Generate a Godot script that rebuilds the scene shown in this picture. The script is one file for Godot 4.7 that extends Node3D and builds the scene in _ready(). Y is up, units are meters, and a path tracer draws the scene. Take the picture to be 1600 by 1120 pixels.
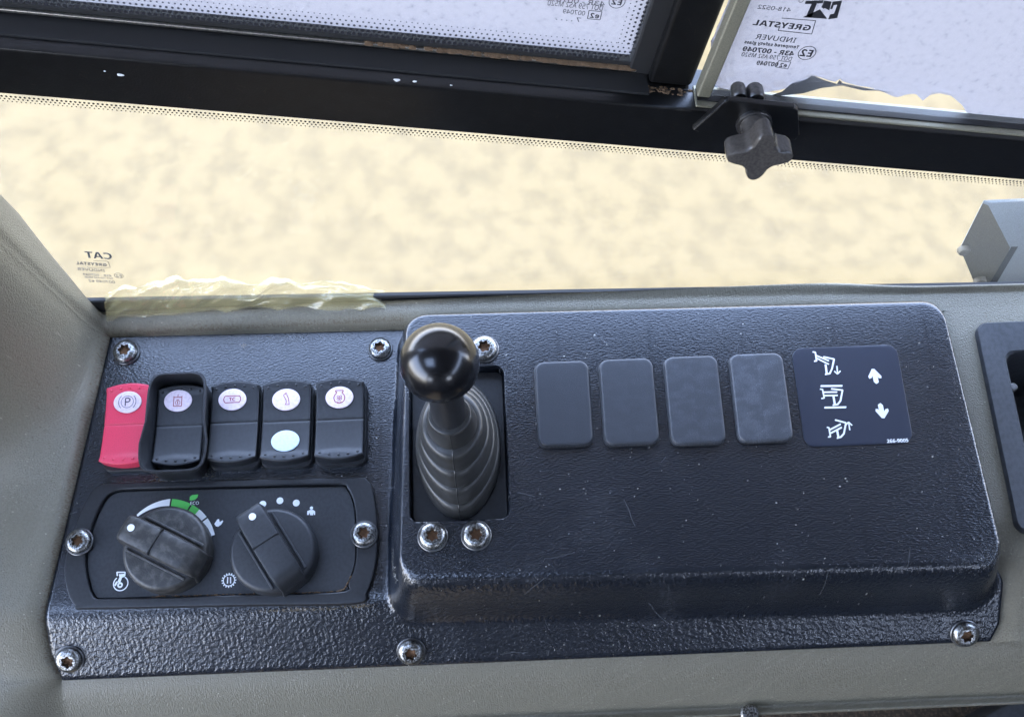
extends Node3D

# ---------------------------------------------------------------- camera solve (photo pixels, 1600 x 1120)
const F := 1800.0
const CAM_H := 522.727            # mm above the panel plane
const TILT := 10.0                # the panel leans this many degrees towards the operator
const Y0 := 2000.0                # mm, the panel's reference point above the ground
const ZW := -238.0                # mm, the plane of the lower window pane
const ROLL := -10.2               # the window frame's slope in its own plane, degrees
var cu := Vector3(0.99915603, -0.04084106, 0.00438485)
var cv := Vector3(-0.03951212, -0.92645525, 0.37432535)
var cw := Vector3(-0.01122548, -0.37418269, -0.92728707)
var st_ := sin(deg_to_rad(TILT))
var ct_ := cos(deg_to_rad(TILT))
var cam_pos: Vector3
var win_basis: Basis
var win_origin: Vector3
var M := {}
var used := {}
var rng := RandomNumberGenerator.new()

# console axes (right, along the panel, off the panel) in mm -> world mm
func con(u: float, v: float, w: float) -> Vector3:
	return Vector3(u, Y0 + v * st_ + w * ct_, -v * ct_ + w * st_)

func ray_con(px: float, py: float) -> Vector3:
	var r := Vector3(px - 800.0, py - 560.0, F)
	return Vector3(r.dot(cu), r.dot(cv), r.dot(cw))

# pixel -> (u, v) on the plane w above the panel
func pc(px: float, py: float, w: float = 0.0) -> Vector2:
	var r := ray_con(px, py)
	var t := (CAM_H - w) / -r.z
	return Vector2(r.x * t, r.y * t)

# pixel -> (a, b) in the window's own axes, on the plane c mm inside the lower pane
func win(px: float, py: float, c: float = 0.0) -> Vector2:
	var r := ray_con(px, py)
	var d := con(r.x, r.y, r.z) - Vector3(0, Y0, 0)
	var t := (ZW + c - cam_pos.z) / d.z
	var p := cam_pos + d * t - win_origin
	return Vector2(p.dot(win_basis.x), p.dot(win_basis.y))

# ---------------------------------------------------------------- mesh builder (mm in, metres out)
class MB:
	var t := PackedVector3Array()

	func tri(a: Vector3, b: Vector3, c: Vector3):
		t.append(a); t.append(b); t.append(c)

	func quad(a: Vector3, b: Vector3, c: Vector3, d: Vector3):
		tri(a, b, c); tri(a, c, d)

	func box(lo: Vector3, hi: Vector3, bev: float = 0.0):
		# a box with chamfered edges (rounded rectangle rings along y)
		var c := (lo + hi) * 0.5
		var s := hi - lo
		if bev <= 0.0:
			bev = minf(minf(s.x, s.y), s.z) * 0.04
		var rings := []
		for k in [[bev, 0.0], [bev * 0.3, bev * 0.3], [0.0, bev], [0.0, s.y - bev], [bev * 0.3, s.y - bev * 0.3], [bev, s.y]]:
			rings.append(MB.rrect(c.x, c.z, s.x - 2.0 * k[0], s.z - 2.0 * k[0], maxf(bev - k[0], 0.01), 3, lo.y + k[1]))
		loft(rings, true, true)

	static func rrect(cx: float, cz: float, w: float, h: float, r: float, n: int, y: float) -> PackedVector3Array:
		var o := PackedVector3Array()
		r = minf(r, minf(w, h) * 0.5 - 0.001)
		for k in 4:
			var ox: float = cx + (w * 0.5 - r) * [1, -1, -1, 1][k]
			var oz: float = cz + (h * 0.5 - r) * [1, 1, -1, -1][k]
			for j in n + 1:
				var a := (k + float(j) / n) * PI * 0.5
				o.append(Vector3(ox + r * cos(a), y, oz + r * sin(a)))
		return o

	static func circle(cx: float, cz: float, rx: float, rz: float, n: int, y: float) -> PackedVector3Array:
		var o := PackedVector3Array()
		for k in n:
			var a := TAU * k / n
			o.append(Vector3(cx + rx * cos(a), y, cz + rz * sin(a)))
		return o

	func loft(rings: Array, cap0: bool, cap1: bool):
		for i in rings.size() - 1:
			var p: PackedVector3Array = rings[i]
			var q: PackedVector3Array = rings[i + 1]
			var n := p.size()
			for j in n:
				var k := (j + 1) % n
				quad(p[j], p[k], q[k], q[j])
		if cap0:
			cap(rings[0], true)
		if cap1:
			cap(rings[rings.size() - 1], false)

	func cap(ring: PackedVector3Array, rev: bool):
		var c := Vector3.ZERO
		for p in ring:
			c += p
		c /= ring.size()
		for j in ring.size():
			var k := (j + 1) % ring.size()
			if rev:
				tri(c, ring[k], ring[j])
			else:
				tri(c, ring[j], ring[k])

	# a flat polygon (x right, y up the panel) at height y
	func flat(poly: PackedVector2Array, y: float):
		var ix := Geometry2D.triangulate_polygon(poly)
		for k in range(0, ix.size(), 3):
			var a := poly[ix[k]]
			var b := poly[ix[k + 1]]
			var c := poly[ix[k + 2]]
			if (b - a).cross(c - a) > 0.0:
				tri(Vector3(a.x, y, -a.y), Vector3(c.x, y, -c.y), Vector3(b.x, y, -b.y))
			else:
				tri(Vector3(a.x, y, -a.y), Vector3(b.x, y, -b.y), Vector3(c.x, y, -c.y))

	func stroke(pts: PackedVector2Array, width: float, y: float):
		if pts.size() > 3 and pts[0].distance_to(pts[pts.size() - 1]) < width * 1.5:
			var h := pts.size() / 2
			stroke(pts.slice(0, h + 1), width, y)
			stroke(pts.slice(h), width, y + 0.003)
			return
		for poly in Geometry2D.offset_polyline(pts, width * 0.5, Geometry2D.JOIN_ROUND, Geometry2D.END_ROUND):
			if not Geometry2D.is_polygon_clockwise(poly):
				flat(poly, y)

	func annulus(c: Vector2, r0: float, r1: float, a0: float, a1: float, y: float, n: int = 32, sx: float = 1.0):
		for k in n:
			var p := lerpf(a0, a1, float(k) / n)
			var q := lerpf(a0, a1, float(k + 1) / n)
			var e := [Vector2(cos(p) * sx, sin(p)), Vector2(cos(q) * sx, sin(q))]
			var v := [c + e[0] * r0, c + e[0] * r1, c + e[1] * r1, c + e[1] * r0]
			quad(Vector3(v[0].x, y, -v[0].y), Vector3(v[3].x, y, -v[3].y), Vector3(v[2].x, y, -v[2].y), Vector3(v[1].x, y, -v[1].y))

	# solid = true: the winding is turned so that the shell faces outwards
	func mesh(solid := true, angle := 38.0) -> ArrayMesh:
		var n := t.size() / 3
		if solid:
			var c := Vector3.ZERO
			for p in t:
				c += p
			c /= maxf(t.size(), 1)
			var vol := 0.0
			for k in n:
				vol += (t[3 * k] - c).dot((t[3 * k + 1] - c).cross(t[3 * k + 2] - c))
			if vol > 0.0:
				for k in n:
					var h := t[3 * k + 1]
					t[3 * k + 1] = t[3 * k + 2]
					t[3 * k + 2] = h
		var fn := PackedVector3Array()
		fn.resize(n)
		var at := {}
		for k in n:
			fn[k] = (t[3 * k + 2] - t[3 * k]).cross(t[3 * k + 1] - t[3 * k])
			for j in 3:
				var key := Vector3i((t[3 * k + j] * 500.0).round())
				if at.has(key):
					at[key].append(k)
				else:
					at[key] = [k]
		var lim := cos(deg_to_rad(angle))
		var vs := PackedVector3Array()
		var ns := PackedVector3Array()
		for k in n:
			if fn[k].length_squared() < 1e-14:
				continue
			var own := fn[k].normalized()
			for j in 3:
				var s := Vector3.ZERO
				for o in at[Vector3i((t[3 * k + j] * 500.0).round())]:
					if fn[o].length_squared() > 1e-14 and fn[o].normalized().dot(own) > lim:
						s += fn[o]
				vs.append(t[3 * k + j] * 0.001)
				ns.append(s.normalized() if s.length_squared() > 0.0 else own)
		var arr := []
		arr.resize(Mesh.ARRAY_MAX)
		arr[Mesh.ARRAY_VERTEX] = vs
		arr[Mesh.ARRAY_NORMAL] = ns
		var am := ArrayMesh.new()
		am.add_surface_from_arrays(Mesh.PRIMITIVE_TRIANGLES, arr)
		return am

# a grid of points (mm) -> smooth mesh; uv in metres of the given plane coordinates
func grid_mesh(nu: int, nv: int, p: PackedVector3Array, uv: PackedVector2Array, uv2: PackedVector2Array, face: Vector3, skip := {}) -> ArrayMesh:
	var vs := PackedVector3Array()
	var ns := PackedVector3Array()
	vs.resize(p.size()); ns.resize(p.size())
	var sgn := 0.0
	for j in nv:
		for i in nu:
			var k := j * nu + i
			var du := p[k + (1 if i < nu - 1 else 0)] - p[k - (1 if i > 0 else 0)]
			var dv := p[k + (nu if j < nv - 1 else 0)] - p[k - (nu if j > 0 else 0)]
			var n := du.cross(dv)
			ns[k] = n.normalized() if n.length_squared() > 1e-12 else face
			sgn += ns[k].dot(face)
			vs[k] = p[k] * 0.001
	if sgn < 0.0:
		for k in ns.size():
			ns[k] = -ns[k]
	var ix := PackedInt32Array()
	for j in nv - 1:
		for i in nu - 1:
			if skip.has(Vector2i(i, j)):
				continue
			var a := j * nu + i
			if sgn >= 0.0:
				ix.append_array([a, a + nu, a + 1, a + 1, a + nu, a + nu + 1])
			else:
				ix.append_array([a, a + 1, a + nu, a + 1, a + nu + 1, a + nu])
	var arr := []
	arr.resize(Mesh.ARRAY_MAX)
	arr[Mesh.ARRAY_VERTEX] = vs
	arr[Mesh.ARRAY_NORMAL] = ns
	if uv.size() == p.size():
		arr[Mesh.ARRAY_TEX_UV] = uv
	if uv2.size() == p.size():
		arr[Mesh.ARRAY_TEX_UV2] = uv2
	arr[Mesh.ARRAY_INDEX] = ix
	var am := ArrayMesh.new()
	am.add_surface_from_arrays(Mesh.PRIMITIVE_TRIANGLES, arr)
	return am

# ---------------------------------------------------------------- nodes
func numbered(called: String) -> String:
	var n: int = used.get(called, 0)
	used[called] = n + 1
	return called if n == 0 else "%s_%03d" % [called, n]

func tag(o: Node, label: String, category: String, group := "", kind := ""):
	if label: o.set_meta("label", label)
	if category: o.set_meta("category", category)
	if group: o.set_meta("group", group)
	if kind: o.set_meta("kind", kind)

# a thing standing on the panel: local x right, y off the panel, z towards the operator
func thing(called: String, label: String, category: String, u: float, v: float, w: float, group := "", turn := 0.0) -> Node3D:
	var o := Node3D.new()
	o.name = numbered(called)
	add_child(o)
	o.transform = Transform3D(Basis(Vector3(1, 0, 0), deg_to_rad(TILT)) * Basis(Vector3(0, 1, 0), turn), con(u, v, w) * 0.001)
	tag(o, label, category, group)
	return o

# a thing on the window: local x along the rail, y up the pane, z into the cab
func win_thing(called: String, label: String, category: String, a: float, b: float, c: float, group := "") -> Node3D:
	var o := Node3D.new()
	o.name = numbered(called)
	add_child(o)
	o.transform = Transform3D(win_basis, (win_origin + win_basis * Vector3(a, b, c)) * 0.001)
	tag(o, label, category, group)
	return o

func part(called: String, mesh: Mesh, mat: Material, parent: Node3D, at := Vector3.ZERO, label := "") -> MeshInstance3D:
	var o := MeshInstance3D.new()
	o.name = called
	o.mesh = mesh
	o.material_override = mat
	o.position = at * 0.001
	o.cast_shadow = GeometryInstance3D.SHADOW_CASTING_SETTING_ON
	parent.add_child(o, true)
	if label: o.set_meta("label", label)
	return o

# lettering fitted into width x height (mm), lying flat on the panel (mode 0) or standing on the glass and read from outside (mode 1)
func lettering(called: String, s: String, wid: float, hei: float, mat: Material, parent: Node3D, at: Vector3, mode := 0, weight := 400, turn := 0.0):
	var f := SystemFont.new()
	f.font_names = PackedStringArray(["Droid Sans"])
	f.font_weight = weight
	var tm := TextMesh.new()
	tm.font = f
	tm.text = s
	tm.font_size = 48
	tm.pixel_size = 0.001
	tm.depth = 0.002
	tm.curve_step = 1.5
	var bb := tm.get_aabb()
	var o := part(called, tm, mat, parent, at)
	var sc := Vector3(wid * 0.001 / maxf(bb.size.x, 1e-5), hei * 0.001 / maxf(bb.size.y, 1e-5), 0.05)
	var b := Basis(Vector3(0, 1, 0), turn) * Basis(Vector3(1, 0, 0), -PI / 2) if mode == 0 else Basis(Vector3(0, 1, 0), PI)
	o.basis = b * Basis.from_scale(sc)
	o.position = at * 0.001 - o.basis * (bb.position + bb.size * 0.5)
	return o

# ---------------------------------------------------------------- materials
func lin(r: float, g: float, b: float) -> Color:
	return Color(r, g, b).linear_to_srgb()

func noise_image(size: Vector2i, sd: int, freq: float, type: int, fractal: int, oct: int, warp := 0.0) -> Image:
	var n := FastNoiseLite.new()
	n.seed = sd
	n.noise_type = type
	n.frequency = freq
	n.fractal_type = fractal
	n.fractal_octaves = oct
	if warp > 0.0:
		n.domain_warp_enabled = true
		n.domain_warp_amplitude = warp
		n.domain_warp_frequency = freq * 0.6
	return n.get_seamless_image(size.x, size.y, false, false, 0.12, true)

func normal_tex(im: Image, strength: float) -> ImageTexture:
	var c: Image = im.duplicate()
	c.convert(Image.FORMAT_RGBA8)
	c.bump_map_to_normal_map(strength)
	return ImageTexture.create_from_image(c)

# noise mapped to a range of tints
func tint_tex(im: Image, stops: Array) -> ImageTexture:
	var g := Gradient.new()
	var offs := PackedFloat32Array()
	var cols := PackedColorArray()
	for s in stops:
		offs.append(s[0]); cols.append(s[1])
	g.offsets = offs
	g.colors = cols
	var lut := []
	for k in 256:
		lut.append(g.sample(k / 255.0))
	var o := Image.create_empty(im.get_width(), im.get_height(), false, Image.FORMAT_RGBA8)
	for y in im.get_height():
		for x in im.get_width():
			o.set_pixel(x, y, lut[int(im.get_pixel(x, y).r * 255.0)])
	return ImageTexture.create_from_image(o)

func mat(col: Color, rough: float, metal := 0.0, norm: Texture2D = null, nscale := 1.0, tri := 0.0, alb: Texture2D = null) -> StandardMaterial3D:
	var m := StandardMaterial3D.new()
	m.albedo_color = col
	m.roughness = rough
	m.metallic = metal
	if norm:
		m.normal_enabled = true
		m.normal_texture = norm
		m.normal_scale = nscale
	if alb:
		m.albedo_texture = alb
	if tri > 0.0:
		m.uv1_triplanar = true
		m.uv1_scale = Vector3(tri, tri, tri)
	return m

func make_materials():
	var simplex := FastNoiseLite.TYPE_SIMPLEX_SMOOTH
	var fbm := FastNoiseLite.FRACTAL_FBM
	# wrinkled leather-like grain, stretched along the panel
	var leather := noise_image(Vector2i(1024, 1024), 11, 0.017, simplex, fbm, 3, 8.0)
	var grain := noise_image(Vector2i(512, 512), 5, 0.09, simplex, fbm, 2)
	var blot := noise_image(Vector2i(512, 512), 7, 0.012, simplex, fbm, 5)
	M.leather_n = normal_tex(leather, 5.0)
	M.grain_n = normal_tex(grain, 2.0)
	var mottle := tint_tex(blot, [[0.0, Color(0.80, 0.80, 0.80)], [0.45, Color(0.93, 0.93, 0.93)], [0.7, Color(1, 1, 1)], [1.0, Color(1, 0.99, 0.97)]])
	var scuff := tint_tex(noise_image(Vector2i(512, 512), 21, 0.03, simplex, FastNoiseLite.FRACTAL_RIDGED, 5), [[0.0, Color(0.82, 0.82, 0.8)], [0.6, Color(0.86, 0.86, 0.84)], [0.86, Color(0.95, 0.95, 0.93)], [1.0, Color(1, 1, 1)]])
	var soft := tint_tex(noise_image(Vector2i(512, 512), 8, 0.05, simplex, fbm, 4), [[0.0, Color(0.88, 0.88, 0.88)], [0.5, Color(0.96, 0.96, 0.96)], [1.0, Color(1, 1, 1)]])
	var scuff2 := tint_tex(noise_image(Vector2i(512, 512), 22, 0.018, simplex, fbm, 6), [[0.0, Color(0.6, 0.6, 0.6)], [0.42, Color(0.68, 0.68, 0.68)], [0.58, Color(0.86, 0.85, 0.83)], [0.75, Color(1, 1, 0.98)], [1.0, Color(1, 1, 1)]])
	M.vinyl = mat(lin(0.008, 0.0105, 0.015), 0.25, 0.0, M.leather_n, 1.05)
	M.vinyl.uv1_scale = Vector3(1.0 / 0.043, 1.0 / 0.0165, 1)
	M.vinyl.metallic_specular = 0.85
	M.plastic = mat(lin(0.019, 0.020, 0.022), 0.42, 0.0, M.grain_n, 0.35, 60.0, mottle)
	M.plastic_worn = mat(lin(0.07, 0.068, 0.064), 0.46, 0.0, M.grain_n, 0.35, 22.0, scuff2)
	M.dial = mat(lin(0.026, 0.028, 0.031), 0.48, 0.0, M.grain_n, 0.3, 70.0, mottle)
	M.blank = mat(lin(0.043, 0.049, 0.058), 0.40, 0.0, M.grain_n, 0.6, 45.0, soft)
	M.rubber = mat(lin(0.034, 0.034, 0.032), 0.36, 0.0, M.grain_n, 0.15, 50.0, mottle)
	M.ball = mat(lin(0.006, 0.006, 0.007), 0.22)
	M.ball.clearcoat_enabled = true
	M.ball.clearcoat = 0.25
	M.ball.clearcoat_roughness = 0.2
	M.red = mat(lin(0.72, 0.045, 0.095), 0.42, 0.0, M.grain_n, 0.2, 60.0, soft)
	M.lens = mat(lin(0.78, 0.64, 0.68), 0.3, 0.0, null, 1.0, 20.0, soft)
	M.lens_blue = mat(lin(0.60, 0.72, 0.80), 0.35, 0.0, null, 1.0, 20.0, soft)
	M.ink_red = mat(lin(0.30, 0.045, 0.05), 0.6)
	M.ink_dark = mat(lin(0.08, 0.06, 0.08), 0.6)
	M.ink_white = mat(lin(0.78, 0.80, 0.80), 0.5)
	M.ink_green = mat(lin(0.10, 0.55, 0.10), 0.5)
	M.ink_black = mat(lin(0.02, 0.02, 0.025), 0.6)
	M.decal = mat(lin(0.026, 0.031, 0.047), 0.33, 0.0, M.grain_n, 0.25, 40.0)
	M.steel = mat(lin(0.50, 0.50, 0.49), 0.33, 1.0, M.grain_n, 0.55, 80.0, tint_tex(noise_image(Vector2i(256, 256), 31, 0.035, simplex, fbm, 4), [[0.0, Color(0.3, 0.28, 0.26)], [0.4, Color(0.6, 0.59, 0.57)], [0.6, Color(0.95, 0.95, 0.94)], [1.0, Color(1, 1, 1)]]))
	M.steel_dark = mat(lin(0.20, 0.20, 0.20), 0.4, 1.0, M.grain_n, 0.8, 80.0, mottle)
	M.rust = mat(lin(0.20, 0.10, 0.045), 0.8, 0.0, M.grain_n, 1.0, 80.0, mottle)
	M.housing = mat(lin(0.20, 0.18, 0.128), 0.42, 0.0, M.grain_n, 1.3, 22.0, soft)
	M.tray = mat(lin(0.048, 0.052, 0.058), 0.5, 0.0, M.grain_n, 0.6, 45.0, mottle)
	M.paint = mat(lin(0.007, 0.007, 0.007), 0.3, 0.0, M.grain_n, 0.12, 18.0, mottle)
	M.paint.detail_enabled = true
	M.paint.detail_blend_mode = BaseMaterial3D.BLEND_MODE_MIX
	var ds := Image.create_empty(512, 512, false, Image.FORMAT_RGBA8)
	ds.fill(Color(0.4, 0.34, 0.26, 0.0))
	var dr := RandomNumberGenerator.new()
	dr.seed = 23
	for k in 420:
		var p := Vector2(dr.randf_range(4, 500), dr.randf_range(4, 500))
		var d := Vector2.from_angle(dr.randf() * TAU)
		var a := dr.randf_range(0.03, 0.22)
		for j in (dr.randi_range(1, 4) if k % 4 else dr.randi_range(8, 30)):
			p += d
			ds.set_pixelv(Vector2i(p.clamp(Vector2.ZERO, Vector2(511, 511))), Color(0.5, 0.44, 0.36, a))
	M.paint.detail_albedo = ImageTexture.create_from_image(ds)
	M.seal = mat(lin(0.012, 0.012, 0.012), 0.7)
	M.dirt = mat(lin(0.17, 0.105, 0.055), 0.9, 0.0, M.grain_n, 1.0, 60.0, mottle)
	M.knob = mat(lin(0.08, 0.073, 0.066), 0.22, 0.0, M.grain_n, 0.12, 90.0, mottle)
	M.trim_line = mat(lin(0.55, 0.53, 0.47), 0.35, 1.0, M.grain_n, 0.4, 60.0, mottle)
	M.aluminium = mat(lin(0.36, 0.34, 0.26), 0.5, 0.4, M.grain_n, 0.8, 50.0, scuff)
	# clear pane
	M.glass = mat(Color(0.95, 0.97, 0.96, 0.06), 0.02)
	M.glass.metallic_specular = 0.2
	M.glass.transparency = BaseMaterial3D.TRANSPARENCY_ALPHA
	# pale protective film, lets light through
	var filmt := tint_tex(noise_image(Vector2i(512, 512), 41, 0.05, simplex, fbm, 5), [[0.0, Color(0.78, 0.78, 0.8)], [0.18, Color(0.93, 0.93, 0.94)], [0.35, Color(0.972, 0.972, 0.976)], [1.0, Color(1, 1, 1)]])
	M.film = mat(lin(0.275, 0.258, 0.262), 0.4, 0.0, M.grain_n, 0.5, 9.0, filmt)
	M.film.backlight_enabled = true
	M.film.backlight = Color(1, 1, 1)
	M.film.cull_mode = BaseMaterial3D.CULL_DISABLED
	M.film_dark = mat(lin(0.16, 0.155, 0.16), 0.3, 0.0, M.grain_n, 0.8, 40.0, filmt)
	M.film_dark.cull_mode = BaseMaterial3D.CULL_DISABLED
	M.wrap = mat(Color(0.92, 0.86, 0.62, 0.30), 0.16, 0.0)
	M.wrap.transparency = BaseMaterial3D.TRANSPARENCY_ALPHA
	M.wrap.cull_mode = BaseMaterial3D.CULL_DISABLED
	M.lamp_grey = mat(lin(0.24, 0.20, 0.135), 0.55, 0.0, M.grain_n, 0.5, 30.0, scuff)
	M.lamp_blue = mat(lin(0.42, 0.45, 0.48), 0.4, 0.0, M.grain_n, 0.5, 30.0, scuff)
	# sandy ground
	var sand := noise_image(Vector2i(1024, 1024), 51, 0.009, simplex, fbm, 7, 30.0)
	M.sand = mat(lin(0.087, 0.0690, 0.0325), 0.95, 0.0, normal_tex(sand, 1.5), 0.5, 0.0, tint_tex(sand, [[0.0, Color(0.83, 0.828, 0.81)], [0.38, Color(0.92, 0.918, 0.905)], [0.6, Color(0.97, 0.97, 0.965)], [1.0, Color(1, 1, 1)]]))
	M.sand.uv1_scale = Vector3(58, 58, 58)
	M.tread = mat(lin(0.14, 0.10, 0.065), 0.6, 0.0, M.grain_n, 1.0, 40.0, scuff2)
	M.headliner = mat(lin(0.09, 0.09, 0.092), 0.9)
	M.cab_dark = mat(lin(0.03, 0.03, 0.032), 0.6)
	M.mat_brown = mat(lin(0.06, 0.055, 0.05), 0.8, 0.0, M.grain_n, 1.0, 12.0, mottle)

# loose dust, smudges and chips on the panel, as a sheet of its own marks (u 450 mm, v 180 mm)
func dust_texture() -> ImageTexture:
	var W_ := 1800
	var H_ := 720
	var im := Image.create_empty(W_, H_, false, Image.FORMAT_RGBA8)
	im.fill(Color(0.6, 0.58, 0.52, 0.0))
	var n := FastNoiseLite.new()
	n.seed = 3; n.frequency = 0.006; n.fractal_octaves = 5
	var n2 := FastNoiseLite.new()
	n2.seed = 9; n2.frequency = 0.09; n2.fractal_octaves = 2
	for y in H_:
		for x in W_:
			var a := n.get_noise_2d(x, y)
			var b := n2.get_noise_2d(x, y)
			var s := clampf((a - 0.12) * 1.6, 0.0, 1.0) * clampf(0.45 + b * 1.9, 0.0, 1.0) * 0.075
			if s > 0.004:
				im.set_pixel(x, y, Color(0.55, 0.56, 0.58, s))
	# specks
	var r := RandomNumberGenerator.new()
	r.seed = 77
	for k in 1500:
		var x := r.randi_range(2, W_ - 4)
		var y := r.randi_range(2, H_ - 4)
		var a := r.randf_range(0.2, 0.9) * r.randf()
		var c := Color(0.75, 0.74, 0.7, a)
		im.set_pixel(x, y, c)
		if r.randf() < 0.3:
			im.set_pixel(x + 1, y, c); im.set_pixel(x, y + 1, c)
		if r.randf() < 0.07:
			im.fill_rect(Rect2i(x, y, 3, 2), Color(0.8, 0.79, 0.74, a + 0.15))
	# fine scratches
	for k in 46:
		var p := Vector2(r.randf() * W_, r.randf() * H_)
		var d := Vector2.from_angle(r.randf() * TAU)
		var L := r.randi_range(10, 60)
		var a := r.randf_range(0.06, 0.28)
		for j in L:
			p += d
			d = d.rotated(r.randf_range(-0.05, 0.05))
			if p.x > 1 and p.y > 1 and p.x < W_ - 1 and p.y < H_ - 1:
				im.set_pixelv(Vector2i(p), Color(0.6, 0.62, 0.64, a))
	# brown grit gathered under the switches, round the lever slot and under the dial plate
	for g in [[pc(285, 742), 17, 2.4, 500], [pc(375, 728), 11, 2.2, 500], [pc(448, 726), 9, 2.0, 260], [pc(250, 752), 20, 1.2, 260], [pc(380, 540), 1.4, 1.0, 60], [pc(398, 640), 1.6, 14.0, 200], [pc(490, 640), 1.4, 12.0, 160], [pc(470, 951), 22, 0.8, 320], [pc(560, 945), 7, 1.2, 160]]:
		for k in g[3]:
			var q: Vector2 = g[0] + Vector2(r.randfn() * g[1] * 0.5, r.randfn() * g[2] * 0.5)
			var x := int((q.x + 225.0) / 450.0 * W_)
			var y := int((240.0 - q.y) / 180.0 * H_)
			if x > 0 and y > 0 and x < W_ - 1 and y < H_ - 1:
				im.fill_rect(Rect2i(x, y, r.randi_range(1, 2), 1), Color(0.50, 0.42, 0.29, r.randf_range(0.15, 0.7)))
	# paint rubbed off along the box's edges
	for e in [[[1484, 560], [1530, 720], [1566, 850], 1.6, 900], [[1566, 850], [1560, 878], [1500, 888], 1.8, 420], [[1500, 888], [1350, 893], [1200, 898], 2.2, 90], [[608, 850], [606, 880], [616, 905], 0.5, 90], [[620, 510], [612, 700], [606, 850], 0.35, 60]]:
		for k in e[4]:
			var f := r.randf()
			var A := pc(e[0][0], e[0][1], 24)
			var B := pc(e[1][0], e[1][1], 24)
			var C := pc(e[2][0], e[2][1], 24)
			var q: Vector2 = A.lerp(B, f).lerp(B.lerp(C, f), f) + Vector2(r.randfn(), r.randfn()) * e[3]
			var x := int((q.x + 225.0) / 450.0 * W_)
			var y := int((240.0 - q.y) / 180.0 * H_)
			if x > 0 and y > 0 and x < W_ - 2 and y < H_ - 2:
				var a := r.randf_range(0.05, 0.35) if e[3] > 1.0 else r.randf_range(0.3, 0.9)
				im.fill_rect(Rect2i(x, y, r.randi_range(1, 2), 1), Color(0.62, 0.62, 0.6, a))
	return ImageTexture.create_from_image(im)

# scuffs and dust on the housing (u 700 mm, v 240 mm)
func scuff_texture() -> ImageTexture:
	var W_ := 2000
	var H_ := 686
	var im := Image.create_empty(W_, H_, false, Image.FORMAT_RGBA8)
	im.fill(Color(0.6, 0.58, 0.5, 0.0))
	var r := RandomNumberGenerator.new()
	r.seed = 19
	var put := func(u, v, c):
		var x := int((u + 350.0) / 700.0 * W_)
		var y := int((260.0 - v) / 240.0 * H_)
		if x > 0 and y > 0 and x < W_ and y < H_:
			im.set_pixel(x, y, c)
			if c.a > 0.25 and x < W_ - 1:
				im.set_pixel(x + 1, y, c)
	# loose specks
	for k in 4200:
		put.call(r.randf_range(-350, 350), r.randf_range(20, 260), Color(0.80, 0.78, 0.70, r.randf() * r.randf() * 0.9))
	# rubbed streaks on the front apron, most of them towards the tray
	for k in 900:
		var u: float = 260.0 - 460.0 * r.randf() * r.randf()
		var v := r.randf_range(36, 72)
		var d := Vector2.from_angle(r.randf_range(0.15, 0.75))
		var a := r.randf_range(0.04, 0.26)
		var p := Vector2(u, v)
		for j in r.randi_range(10, 70):
			p += d * 0.3
			d = d.rotated(r.randf_range(-0.04, 0.04))
			put.call(p.x, p.y, Color(0.72, 0.70, 0.62, a * r.randf()))
	# brown dirt caught along the sheet's edges
	for k in 2600:
		var v := r.randf_range(72, 232)
		put.call(left_edge(v) - absf(r.randfn()) * 1.4, v, Color(0.30, 0.21, 0.12, r.randf_range(0.1, 0.6)))
	for k in 1500:
		put.call(r.randf_range(-196, -50), 231.0 + absf(r.randfn()) * 1.0, Color(0.30, 0.22, 0.13, r.randf_range(0.1, 0.5)))
	for k in 500:
		put.call(234.0 + r.randfn() * 1.2, r.randf_range(110, 222), Color(0.34, 0.24, 0.13, r.randf_range(0.1, 0.5)))
	# dark rubbed-in grime in patches
	var gn := FastNoiseLite.new()
	gn.seed = 61; gn.frequency = 0.012; gn.fractal_octaves = 4
	for k in 110000:
		var u := r.randf_range(-345, 345)
		var v := r.randf_range(24, 250)
		var d := gn.get_noise_2d(u * 2.0, v * 3.0)
		if d > 0.08:
			put.call(u, v, Color(0.24, 0.21, 0.16, minf((d - 0.08) * 2.2, 0.55) * r.randf_range(0.3, 1.0)))
		elif d < -0.22:
			put.call(u, v, Color(0.72, 0.70, 0.62, minf((-0.22 - d) * 1.5, 0.3) * r.randf()))
	return ImageTexture.create_from_image(im)

# ---------------------------------------------------------------- shapes of the panel
func bend(v: float) -> float:
	# the sheet: flat, then bent down towards the operator
	var x := 101.0 - v
	if x <= 0.0:
		return 0.0
	var r := 11.0
	if x < r:
		return -0.82 * x * x / (2.0 * r)
	return -0.82 * (x - r * 0.5)

func left_edge(v: float) -> float:
	return lerpf(-213.4, -196.0, clampf((v - 94.5) / 135.5, 0.0, 1.0)) if v > 94.5 else lerpf(-210.5, -213.4, clampf((v - 70.0) / 10.0, 0.0, 1.0))

func sd_poly(p: Vector2, q: Array) -> float:
	var d := 1e9
	var inside := true
	for k in q.size():
		var a: Vector2 = q[k]
		var b: Vector2 = q[(k + 1) % q.size()]
		var c := Geometry2D.get_closest_point_to_segment(p, a, b)
		d = minf(d, p.distance_to(c))
		if (b - a).cross(p - a) < 0.0:
			inside = false
	return -d if inside else d

const BOX_H := 27.0
var box_top := [Vector2(-39.5, 110.5), Vector2(200.5, 106.5), Vector2(196.0, 209.5), Vector2(-36.5, 214)]       # shrunk by its corner radius
var box_base := [Vector2(-46, 98.5), Vector2(205.5, 94.5), Vector2(201, 218), Vector2(-41, 218)]

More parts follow.
